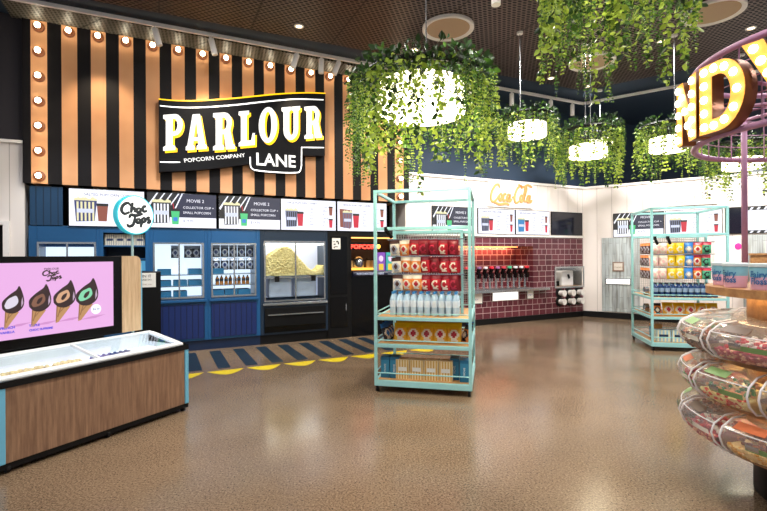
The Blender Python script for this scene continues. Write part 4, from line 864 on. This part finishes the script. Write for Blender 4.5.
# ------------------------------------------------------------------ candy stand
CS = T(2.72, 2.74, 0)
cs = thing('candy_stand', 'round tiered wooden candy stand on a black base at the right', 'display stand', CS)
MB().lathe([(0, 0), (.41, 0), (.41, .31), (0, .31)], 48, black).build('base', None, cs, True)
MB().lathe([(0, .311), (.44, .311), (.44, 1.24), (0, 1.24)], 40, tierwood).build('core', None, cs, True)
for z in (.335, .60, .865): MB().lathe([(.44, z-.022), (.66, z-.022), (.66, z), (.44, z)], 48, tierwood).build('tier', None, cs, True)
MB().lathe([(0, 1.241), (.66, 1.241), (.66, 1.29), (0, 1.29)], 56, tierwood).build('top_shelf', None, cs, True)
ledw = emis('stand_led', 'ffd9a0', 11)
for z in (1.2405, .8425, .5775): MB().lathe([(.47, z-.004), (.5, z-.004), (.5, z), (.47, z)], 40, ledw).build('led_ring', None, cs)
prof = [(.46, .0), (.64, .0), (.745, .02), (.80, .07), (.82, .125), (.80, .175), (.735, .22), (.64, .235), (.46, .235)]
A0 = math.atan2(-2.74, -2.72)          # bearing of the camera from the stand
aw = R(26)
def binproto():
    o = bpy.data.objects.new('candy_bin', None); C.objects.link(o)
    b = MB(); b.lathe(prof, 7, acry, None, -aw/2, aw/2)
    for s in (-1, 1):
        a = s*aw/2; b.add([(r*math.cos(a), r*math.sin(a), z) for r, z in prof], [tuple(range(len(prof)))], acry)
    b.build('clear_shell', None, o, 'all')
    ed = mat('acrylic_edge', 'e4e0e4', .2); b = MB()
    for s in (-1, 1):
        a = s*aw/2; b.tube([(r*math.cos(a), r*math.sin(a), z) for r, z in prof[1:-1]], .006, 6, ed)
    b.tube([(.8*math.cos(a_), .8*math.sin(a_), .175) for a_ in [(-.5+i/6)*aw for i in range(7)]], .004, 5, ed)
    b.build('shell_edge', None, o, 'all')
    b = MB(); b.lathe([(.825, .11), (.83, .125), (.83, .14)], 3, steel, None, -.04, .04); b.build('handle', None, o)
    return o
bp0 = binproto(); bp0.matrix_world = CS
stk = {'green': mat('sticker_green', '7fa267', .5), 'orange': mat('sticker_orange', 'c86a40', .5), 'brown': mat('sticker_brown', '5c4638', .5)}
cols = [['b32030', '3f8a3a', 'e8d8c0', '8a1f28'], ['b86a30', 'e0a040', '7a3a20', 'f0d090'], ['c8404a', 'f0b8a0', 'e8e0d8', 'b04a60'], ['3a1c14', '5c2c1c', '8a4a2a', '2a1410'], ['e0a070', 'd04030', '509050', 'f0e0a0']]
tiern = ('top', 'middle', 'bottom'); first = True; rr = random.Random(11)
for ti, z in enumerate((.866, .601, .336)):
    for k in range(7):
        ph_ = A0-R(30*(k-1)+(0, 9, -6)[ti]); M = CS @ T(0, 0, z) @ RZ(ph_); ci = (k+ti*2) % 5
        lb = 'clear scoop bin, %s tier of the candy stand, %s from the near side' % (tiern[ti], od[k])
        if first: bo = bp0; bo.matrix_world = M; tag(bo, lb, 'candy bin', 'clear bins on the candy stand'); first = False; KIDS[bo.name] = kids(bo)
        else: bo = dup(bp0, M, lb)
        sn = ('green', 'orange', 'brown')[(k+ti) % 3]
        b = MB(); b.lathe([(.742, .2205), (.79, .19)], 4, stk[sn], None, -.16, .05); b.build('bin_sticker', None, bo)['label'] = sn+' name sticker'
        b = MB(); b.lathe([(.8215, .13), (.814, .10)], 4, wcard if k % 2 else stk['green'], None, -.05, .2); b.build('front_sticker', None, bo)
        # contents
        ms = [mat('sweet_'+c_, c_, .3) for c_ in cols[ci]]; b = MB()
        b.lathe([(.47, .004), (.64, .004), (.735, .022), (.785, .07), (.79, .085), (.47, .12)], 6, ms[3], None, -aw/2+.02, aw/2-.02)
        for i in range(150):
            a = (rr.random()-.5)*(aw-.07); fr_ = rr.random(); 
            if i % 2: r = .775+.012*rr.random()-.045*(1-fr_)**2; zz = .03+.06*fr_
            else: r = .56+.21*rr.random(); zz = .10+.03*(.78-r)/.2+.015*rr.random()
            s = .010+.006*rr.random(); b.ball((r*math.cos(a), r*math.sin(a), zz), (s, s*1.2, s*.8), 5, ms[i % 4])
        x = b.build('loose_sweets', None); x.matrix_world = M; tag(x, 'loose %s sweets in the %s tier bin, %s from the near side' % (('red and green', 'amber', 'pink', 'dark chocolate', 'mixed')[ci], tiern[ti], od[k]), 'sweets', None, 'stuff')
# tubs of floss
tp = bpy.data.objects.new('floss_tub', None); C.objects.link(tp)
pk = mat('floss_pink', 'dcaec4', .6); sk = mat('floss_blue', '7fb8cc', .6)
MB().lathe([(0, 0), (.07, 0), (.073, .005), (.078, .075)], 24, pk).lathe([(.078, .075), (.083, .135)], 24, sk).build('tub_body', None, tp, 'all')
MB().lathe([(.086, .133), (.088, .14), (.086, .152), (.078, .155), (0, .155)], 24, mat('tub_lid', 'c9d6dc', .3)).build('lid', None, tp, True)
for i, w_ in enumerate(('Fairy', 'Floss')):
    t_ = text(w_, .052, 0, 0, 0, mat('floss_ink', '2f6fa8', .5), tp, 'tub_lettering', 'CENTER', bold=.0012)
    for v in t_.data.vertices:
        a = v.co.x/.0785; r = .0785+.0015+(.004 if i == 0 else 0); zz = v.co.z+(.073 if i == 0 else .034); v.co = (r*math.sin(a), -r*math.cos(a), zz)
nb = 0
for k, ang_ in enumerate((79, 55, 34, 14, -6)):
    a = A0-R(ang_); M = CS @ T(.56*math.cos(a), .56*math.sin(a), 1.2905) @ RZ(math.atan2(-math.cos(a), math.sin(a))+PI+R(-8)) if False else CS @ T(.56*math.cos(a), .56*math.sin(a), 1.2905) @ RZ(a+PI/2+R(ang_*.5)) @ Matrix.Diagonal((.78, .78, .98, 1))
    lb = 'pink and blue Fairy Floss tub, %s from the far end of the shelf' % od[k]
    if k == 0: tp.matrix_world = M; tag(tp, lb, 'tub', 'floss tubs on the stand'); KIDS[tp.name] = kids(tp)
    else: dup(tp, M, lb)
# mauve ring crown with posts
cr = thing('ring_crown', 'mauve tubular ring crown with wire grid and poles over the candy stand', 'canopy frame', CS)
def circ(r, z, n=64): return [(r*math.cos(2*PI*i/n), r*math.sin(2*PI*i/n), z) for i in range(n+1)]
for z, nm in ((2.2, 'lower_ring'), (2.68, 'upper_ring')): MB().tube(circ(.72, z), .019, 10, pink, cap=False).build(nm, None, cr, 'all')
b = MB()
for i in range(36):
    a = 2*PI*i/36; b.tube([(.70*math.cos(a), .70*math.sin(a), 2.2), (.70*math.cos(a), .70*math.sin(a), 2.68)], .004, 5, pink)
for z in (2.29, 2.38, 2.48, 2.58): b.tube(circ(.70, z, 48), .004, 5, pink, cap=False)
b.build('wire_grid', None, cr)
b = MB()
for i in range(4):
    a = PI*i/4+.3; b.tube([(.7*math.cos(a), .7*math.sin(a), 2.44), (-.7*math.cos(a), -.7*math.sin(a), 2.44)], .011, 6, pink)
b.build('cross_bar', None, cr, 'all')
# poles at the rim: pick the one seen at px 743
for an in (None, 0, 1):
    if an is None:
        # bearing whose rim point lies on direction .782 from the camera, far side
        best = min((abs((2.72+.60*math.cos(t/200))/(2.74+.60*math.sin(t/200))-.7855)+(0 if math.sin(t/200-A0) < 0 and math.cos(t/200-A0) > -.6 else 9), t/200) for t in range(0, 1257)); a = best[1]; print('pole bearing', a, best)
    else: a = a+2*PI/3
    MB().tube([(.6*math.cos(a), .6*math.sin(a), 1.29), (.6*math.cos(a), .6*math.sin(a), 2.70)], .019, 12, pink).build('pole', None, cr, 'all')
# marquee letters
lf = emis('marquee_face', 'f09a2c', .75, 'd89a40'); lside = mat('letter_side_bronze', '7a4a2c', .35, .5); lb_ = emis('marquee_bulb_glow', 'fff2d8', 7)
LT = {'N': ([[(0, 0), (.2, 0), (.2, .62), (.45, 0), (.68, 0), (.68, 1), (.48, 1), (.48, .4), (.22, 1), (0, 1)]], [(.1, .1), (.1, .3), (.1, .5), (.1, .7), (.1, .9), (.24, .75), (.34, .5), (.44, .25), (.58, .1), (.58, .3), (.58, .5), (.58, .7), (.58, .9)]),
      'D': ([[(0, 0), (.32, 0)]+arc(.32, .5, .4, .5, -90, 90, 14)+[(0, 1)], [(.21, .19), (.31, .19)]+arc(.31, .5, .2, .31, -90, 90, 12)+[(.21, .81)]], [(.1, .1), (.1, .3), (.1, .5), (.1, .7), (.1, .9), (.26, .91), (.43, .87), (.57, .74), (.62, .5), (.57, .26), (.43, .13), (.26, .09)]),
      'Y': ([[(.26, 0), (.48, 0), (.48, .42), (.76, 1), (.52, 1), (.37, .64), (.22, 1), (-.02, 1), (.26, .42)]], [(.12, .9), (.2, .72), (.28, .54), (.37, .38), (.37, .22), (.37, .08), (.46, .54), (.54, .72), (.62, .9)]),
      'A': ([[(0, 0), (.2, 0), (.26, .22), (.48, .22), (.54, 0), (.75, 0), (.5, 1), (.25, 1)], [(.3, .38), (.44, .38), (.37, .7)]], [(.1, .1), (.17, .4), (.25, .7), (.37, .9), (.5, .7), (.58, .4), (.65, .1)])}
for ch, ang_, hz in (('N', 57, 2.2), ('D', 35.5, 2.2), ('Y', 16, 2.215)):
    a = A0-R(ang_); hh = .40
    M = CS @ T(.735*math.cos(a), .735*math.sin(a), hz) @ RZ(a+PI/2) @ T(-.36*hh, 0, 0)
    L_ = thing('marquee_letter', 'glowing amber marquee letter %s on the mauve ring crown' % ch, 'sign letter', M, 'marquee letters on the ring crown')
    lo, bl = LT[ch]
    shape([[(x*hh, z*hh) for x, z in l] for l in lo], -.08, .0, lside, L_, 'letter_body')
    ins = []
    shape([[(x*hh, z*hh) for x, z in l] for l in lo], -.083, -.0805, lf, L_, 'letter_face')
    b0 = MB().ball((0, 0, 0), (.024, .014, .024), 8, lb_).build('bulb', None, L_, 'all')
    for i_, (x, z) in enumerate(bl):
        q_ = b0 if i_ == 0 else b0.copy()
        if i_: C.objects.link(q_)
        q_.location = (x*hh, -.092, z*hh)
# ------------------------------------------------------------------ hanging foliage lamps
lm = [m_leaf('leaf_deep', '18290f', '28461b'), m_leaf('leaf_mid', '365a1e', '5a8230'), m_leaf('leaf_lime', '7b9632', 'a6b94a')]  # deep and lime also carry crown shade and lamp glow as colour
shade_m = emis('lamp_shade_glow', 'fff0cc', 4, 'ffffff')
def leaf(b, p, d, s, m, rr):
    # pointed folded leaf: base p, direction d
    d = d.normalized(); u = d.cross(Vector((rr.uniform(-1, 1), rr.uniform(-1, 1), rr.uniform(-.3, 1)))).normalized(); n = d.cross(u)
    a = p; c = p+d*s; l = p+d*s*.42+u*s*.34+n*s*.1; r = p+d*s*.42-u*s*.34+n*s*.1; l2 = p+d*s*.78+u*s*.2+n*s*.03; r2 = p+d*s*.78-u*s*.2+n*s*.03
    b.add([a, l, l2, c, r2, r], [(0, 1, 2, 3), (0, 3, 4, 5)], m)
def pendant(cx, cy, ztop, zbot, Rr, seed, label, ns, cables=((0, 0),), drum=.55, lsz=.055, watts=30, clump=500, dz=(.46, .62)):
    rr = random.Random(seed); o = thing('foliage_pendant_lamp', label, 'pendant lamp', T(cx, cy, 0)); ht = ztop-zbot
    zr = ztop-.16*ht; zl0, zl1 = zbot+dz[0]*ht, zbot+dz[1]*ht
    MB().lathe([(0, zl0), (drum*Rr, zl0), (drum*Rr*1.02, zl0+.01), (drum*Rr, zl1), (0, zl1)], 32, shade_m).build('drum_shade', None, o, True)
    MB().tube(circ(.78*Rr, zr, 40), .03, 8, black, cap=False).tube([(-.78*Rr, 0, zr), (.78*Rr, 0, zr)], .012, 6, black).tube([(0, -.78*Rr, zr), (0, .78*Rr, zr)], .012, 6, black).tube([(0, 0, zl1), (0, 0, zr+.02)], .012, 6, black).build('planter_ring', None, o, True)
    for dx, dy in cables: MB().tube([(dx, dy, zr), (dx, dy, CH-.05)], .006, 6, steel).lathe([(0, CH-.08), (.045, CH-.08), (.045, CH-.05), (0, CH-.05)], 12, white, T(dx, dy, 0)).build('cable', None, o)
    b = MB()
    for i in range(clump):       # crown of leaves round the ring, thick, the shade of its top painted in dark green
        a = rr.random()*2*PI; r = Rr*(.45+.52*rr.random()); h = (1-((r/Rr-.7)/.4)**2)
        p = Vector((r*math.cos(a), r*math.sin(a), zr-.08*ht+(.24*ht)*h*rr.random()))
        d = Vector((math.cos(a)*rr.uniform(-.3, 1), math.sin(a)*rr.uniform(-.3, 1), rr.uniform(-.8, .6)))
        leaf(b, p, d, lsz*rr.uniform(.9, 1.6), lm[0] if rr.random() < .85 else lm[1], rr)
    for i in range(ns):
        a = int(rr.random()*22)/22*2*PI+rr.gauss(0, .09); r = Rr*(.7+.3*rr.random()**.7); L_ = ht*(.3+.62*rr.random()*(.5+.5*math.sin(int(a*3.5)*2.3+seed)**2)); kind = (rr.random()+int(a*3.5)*.37) % 1
        x, y = r*math.cos(a), r*math.sin(a); z = zr+rr.uniform(-.05, .03)*ht; st = .028 if lsz < .07 else .035; n = int(L_/st); sx, sy = math.cos(a)*.05, math.sin(a)*.05
        big = kind < .3; mm = lm[2] if kind < .27 or kind > .8 else lm[1]
        ph_ = rr.random()*6
        for j in range(n):
            q_ = j/max(1, n); x += sx*st*(1-q_*1.2)+rr.uniform(-.004, .004); y += sy*st*(1-q_*1.2)+rr.uniform(-.004, .004); z -= st
            if z < zbot: break
            for side in (-1, 1):
                if big and j % 2: continue
                th = ph_+j*.5+(0 if side > 0 else PI); d = Vector((math.cos(th), math.sin(th), -.55-.4*rr.random()))
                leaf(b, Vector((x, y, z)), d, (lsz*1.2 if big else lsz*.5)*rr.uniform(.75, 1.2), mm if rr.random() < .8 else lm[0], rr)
    f = b.build('leaves', None, o); f['kind'] = 'stuff'; f['label'] = 'trailing green leaves'
    li = bpy.data.lights.new('lamp_light', 'POINT'); li.energy = watts; li.color = (1, .9, .66); li.shadow_soft_size = .15; lo = bpy.data.objects.new('lamp_light', li); C.objects.link(lo); lo.location = (cx, cy, zl0-.12)
    return o
def at(px, py, z): r = ray(px, py); return (r[0]*z, H+r[2]*z)
x_, h1 = at(421, 62, 4.3); _, h0 = at(421, 182, 4.3); pendant(x_, 4.3, h1, h0, .70, 3, 'largest foliage lamp, hanging over the centre rack with a glowing white drum', 240, ((.05, 0),), .57, .05, 40, 1300, (.56, .80))
x_, h1 = at(527, 108, 6.8); _, h0 = at(527, 168, 6.8); pendant(x_, 6.8, h1, h0, .45, 5, 'small foliage lamp between the largest one and the corner lamp', 150, ((-.1, 0),), .6, .045, 14, 500, (.52, .72))
x_, h1 = at(588, 121, 7.2); _, h0 = at(588, 188, 7.2); pendant(x_, 7.2, h1, h0, .50, 8, 'foliage lamp hanging in front of the room corner, lit from beneath', 170, ((-.04, 0), (.06, .05)), .55, .045, 14, 550)
x_, h1 = at(600, 118, 9.2); _, h0 = at(600, 168, 9.2); pendant(x_, 9.2, h1, h0, .45, 12, 'foliage lamp half hidden behind the corner lamp', 110, ((0, 0),), .5, .045, 9, 400)
x_, h1 = at(668, 117, 6.9); _, h0 = at(668, 180, 6.9); pendant(x_, 6.9, h1, h0, .45, 15, 'foliage lamp on navy wall behind the marquee letter N', 170, ((.1, 0),), .55, .045, 12, 500, (.46, .66))
x_, h1 = at(742, 135, 7.6); _, h0 = at(742, 198, 7.6); pendant(x_, 7.6, h1, h0, .55, 18, 'foliage lamp hanging behind the mauve pole at the frame edge', 150, ((0, 0),), .5, .045, 12, 400)
x_, h0 = at(614, 82, 3.5); pendant(x_, 3.5, h0+1.5, h0, .54, 21, 'foliage lamp cut off by the top of the picture', 260, ((0, 0),), .5, .05, 12, 500, (.66, .8))
# ------------------------------------------------------------------ ceiling fittings
disc0 = None
for (px, py, lb) in ((448, 27, 'round ceiling speaker above the largest foliage lamp'), (713, 11, 'round ceiling speaker above the marquee letters'), (592, 61, 'round ceiling speaker between the foliage lamps'), (700, 97, 'round ceiling speaker half hidden behind the letter N')):
    r = ray(px, py); k = (CH-.05-H)/r[2]; M = T(r[0]*k, k, CH-.05)
    if disc0 is None:
        disc0 = thing('ceiling_speaker', lb, 'ceiling speaker', M, 'round ceiling speakers')
        MB().lathe([(.31, 0), (.31, -.03), (.345, -.05), (.37, -.04), (.37, 0)], 48, white).build('trim_ring', None, disc0, True)
        MB().lathe([(0, -.028), (.309, -.028), (.309, -.001)], 40, mat('speaker_grille', 'b59a7c', .7, 0, .1, 200)).build('grille', None, disc0)
    else: dup(disc0, M, lb)
dn = emis('downlight_glow', 'ffe0b0', 6); dl0 = None
for px, py in ((299, 26), (415, 49.5), (588, 86), (751, 28), (662, 41), (551, 78)):
    r = ray(px, py); k = (CH-.05-H)/r[2]; M = T(r[0]*k, k, CH-.05)
    lb = 'small round downlight in the perforated ceiling'
    if dl0 is None:
        dl0 = thing('downlight', lb, 'downlight', M, 'ceiling downlights'); MB().lathe([(.045, 0), (.045, -.01), (.07, -.008), (.07, 0)], 20, white).build('trim_ring', None, dl0); MB().lathe([(0, -.004), (.0445, -.004)], 16, dn).build('lens', None, dl0)
    else: dup(dl0, M)
rl = thing('light_track', 'long white lighting track turning the corner near the ceiling', 'light track')
def cpt(t, y, z): p = LW.w(t, y); return Vector((p.x, p.y, z))
A = cpt(-5, -.58, CH-.07); B = Vector((4.36, 10.0, CH-.07)); Cc = Vector((8.6, 6.93, CH-.07))
b = MB()
for P, Q in ((A, B), (B, Cc)):
    d = (Q-P); l = d.length; M = Matrix.Translation(P) @ RZ(math.atan2(d.y, d.x)); b.box(-.02, l+.02, -.02, .02, -.02, .03, white, M)
b.build('track_rail', None, rl)
sp0 = None
heads = [(154, 'above the sign, near its left end'), (210, 'above the sign letters'), (299, 'first of a close trio beside the sign'), (321, 'middle of a close trio beside the sign'), (340, 'last of a close trio beside the sign'), (511, 'between the two left foliage lamps'), (551, 'beside another head near the track corner'), (572, 'nearest the track corner')]
for i, (px, lb) in enumerate(heads):
    # along A-B at that image column
    best = min(((abs((A.x+(B.x-A.x)*s/400)/(A.y+(B.y-A.y)*s/400)-ray(px, 60)[0]), s/400) for s in range(401)))[1]; p = A.lerp(B, best)
    tl = (-14, -14, 18, 2, 22, 0, 0, 0)[i]; M = Matrix.Translation(p) @ RZ(math.atan2(.438, .899)) @ Matrix.Rotation(R(tl), 4, 'Y')
    lab = 'white cylinder track spotlight ' + lb
    if sp0 is None:
        sp0 = thing('track_spotlight', lab, 'spotlight', M, 'white track spotlights'); MB().tube([(0, 0, -.03), (0, 0, -.07)], .02, 8, white).build('swivel', None, sp0); MB().tube([(0, 0, -.06), (0, 0, -.29)], .043, 16, white).build('lamp_head', None, sp0, True)
    else: dup(sp0, M, lab)
p = B.lerp(Cc, .38); dup(sp0, Matrix.Translation(p), 'white cylinder track spotlight hanging behind the marquee letter N')
r = ray(496, 4); dup(sp0, T(r[0]*4.3, 4.3, H+r[2]*4.3+.28), 'white cylinder spotlight at the top of the picture beside the largest foliage lamp')
MB_ = MB().tube([(r[0]*4.3, 4.3, H+r[2]*4.3+.26), (r[0]*4.3, 4.3, CH-.052)], .008, 6, white).build('suspension_rod', None); tag(MB_, 'thin white rod holding the spotlight at the top of the picture', 'rod')
# ------------------------------------------------------------------ lights
def area(x, y, z, sz, e, col=(1, .95, .9), rot=(0, 0, 0), sy=None):
    l = bpy.data.lights.new('area', 'AREA'); l.energy = e; l.size = sz; l.color = col
    if sy: l.shape = 'RECTANGLE'; l.size_y = sy
    o = bpy.data.objects.new('ceiling_fill', l); C.objects.link(o); o.location = (x, y, z); o.rotation_euler = rot; return o
for x, y, e in ((-2.5, 2, 50), (.5, 2.2, 45), (3.5, 3.2, 55), (-1.6, 5.2, 85), (1.5, 6.0, 100), (3.6, 7.3, 110), (6.2, 6.6, 100), (-1, -1.5, 30), (2.5, -1.5, 30), (4.6, 1.6, 60)): area(x, y, CH-.12, .35, e)  # fill lights added under the ceiling, apart from the modelled downlights
def spot(p, tgt, e, ang, col=(1, .8, .55), blend=.7, sz=.05):
    l = bpy.data.lights.new('spot', 'SPOT'); l.energy = e; l.spot_size = R(ang); l.spot_blend = blend; l.color = col; l.shadow_soft_size = sz
    o = bpy.data.objects.new('track_and_fill_beam', l); C.objects.link(o); o.location = p; d = Vector(tgt)-Vector(p); o.rotation_euler = d.to_track_quat('-Z', 'Y').to_euler()
for t in (-1.2, .3, 1.7, 3.0): spot(cpt(t, -.75, CH-.35), cpt(t+.1, -.06, 3.2), 55, 75)
for t in (4.8, 6.2, 7.6): spot(cpt(t, -1.8, CH-.3), cpt(t, 0, 2.0), 270, 70, (1, .96, .94))  # added beams hung off the track, brightening the drinks wall
for t in (.8, 2.2, 3.6):
    p = RW.w(t, -2.0, CH-.3); spot(p, RW.w(t, 0, 1.9), 270, 70, (1, .96, .94))  # added beams brightening the kiosk wall, not on the track
for t in (-1.4, 0, 1.3): spot(cpt(t, -1.9, CH-.2), cpt(t, 0, .9), 220, 50, (.9, .95, 1))  # added cool beams brightening the servery front, off the track
spot((.9, 3.2, CH-.2), (.45, 5.3, 1.1), 420, 26, (1, .95, .88)); spot((4.4, 4.9, CH-.2), (4.7, 7.3, 1.2), 420, 28, (1, .95, .88)); spot((1.3, .8, CH-.2), (2.2, 2.6, .9), 260, 34, (1, .9, .78)); spot((-.2, 2.2, CH-.2), (-2.1, 3.9, .4), 150, 34, (1, .92, .84))  # added beams off the track for racks, candy stand and freezer
l_ = bpy.data.lights.new('niche_glow', 'AREA'); l_.energy = 22; l_.color = (1, .42, .2); l_.shape = 'RECTANGLE'; l_.size = 2.7; l_.size_y = .04; lo_ = bpy.data.objects.new('niche_glow', l_); C.objects.link(lo_); lo_.matrix_world = LW.M @ T(5.7, .42, 1.66) @ Matrix.Rotation(R(35), 4, 'X')
w = bpy.data.worlds.new('World'); bpy.context.scene.world = w; w.use_nodes = True; w.node_tree.nodes['Background'].inputs[0].default_value = (.85, .9, 1, 1); w.node_tree.nodes['Background'].inputs[1].default_value = .4
# ------------------------------------------------------------------ camera
cam = bpy.data.cameras.new('camera'); co = bpy.data.objects.new('camera', cam); C.objects.link(co)
cam.sensor_width = 36; cam.lens = 36*F/767; cam.clip_start = .05
co.matrix_world = T(0, 0, H) @ Matrix.Rotation(PI/2, 4, 'X') @ RZ(-RO)
bpy.context.scene.camera = co
vs = bpy.context.scene.view_settings; vs.view_transform = 'Standard'; vs.look = 'None'; vs.gamma = 1; vs.exposure = .3
try: bpy.context.scene.cycles.use_denoising = True
except Exception: pass
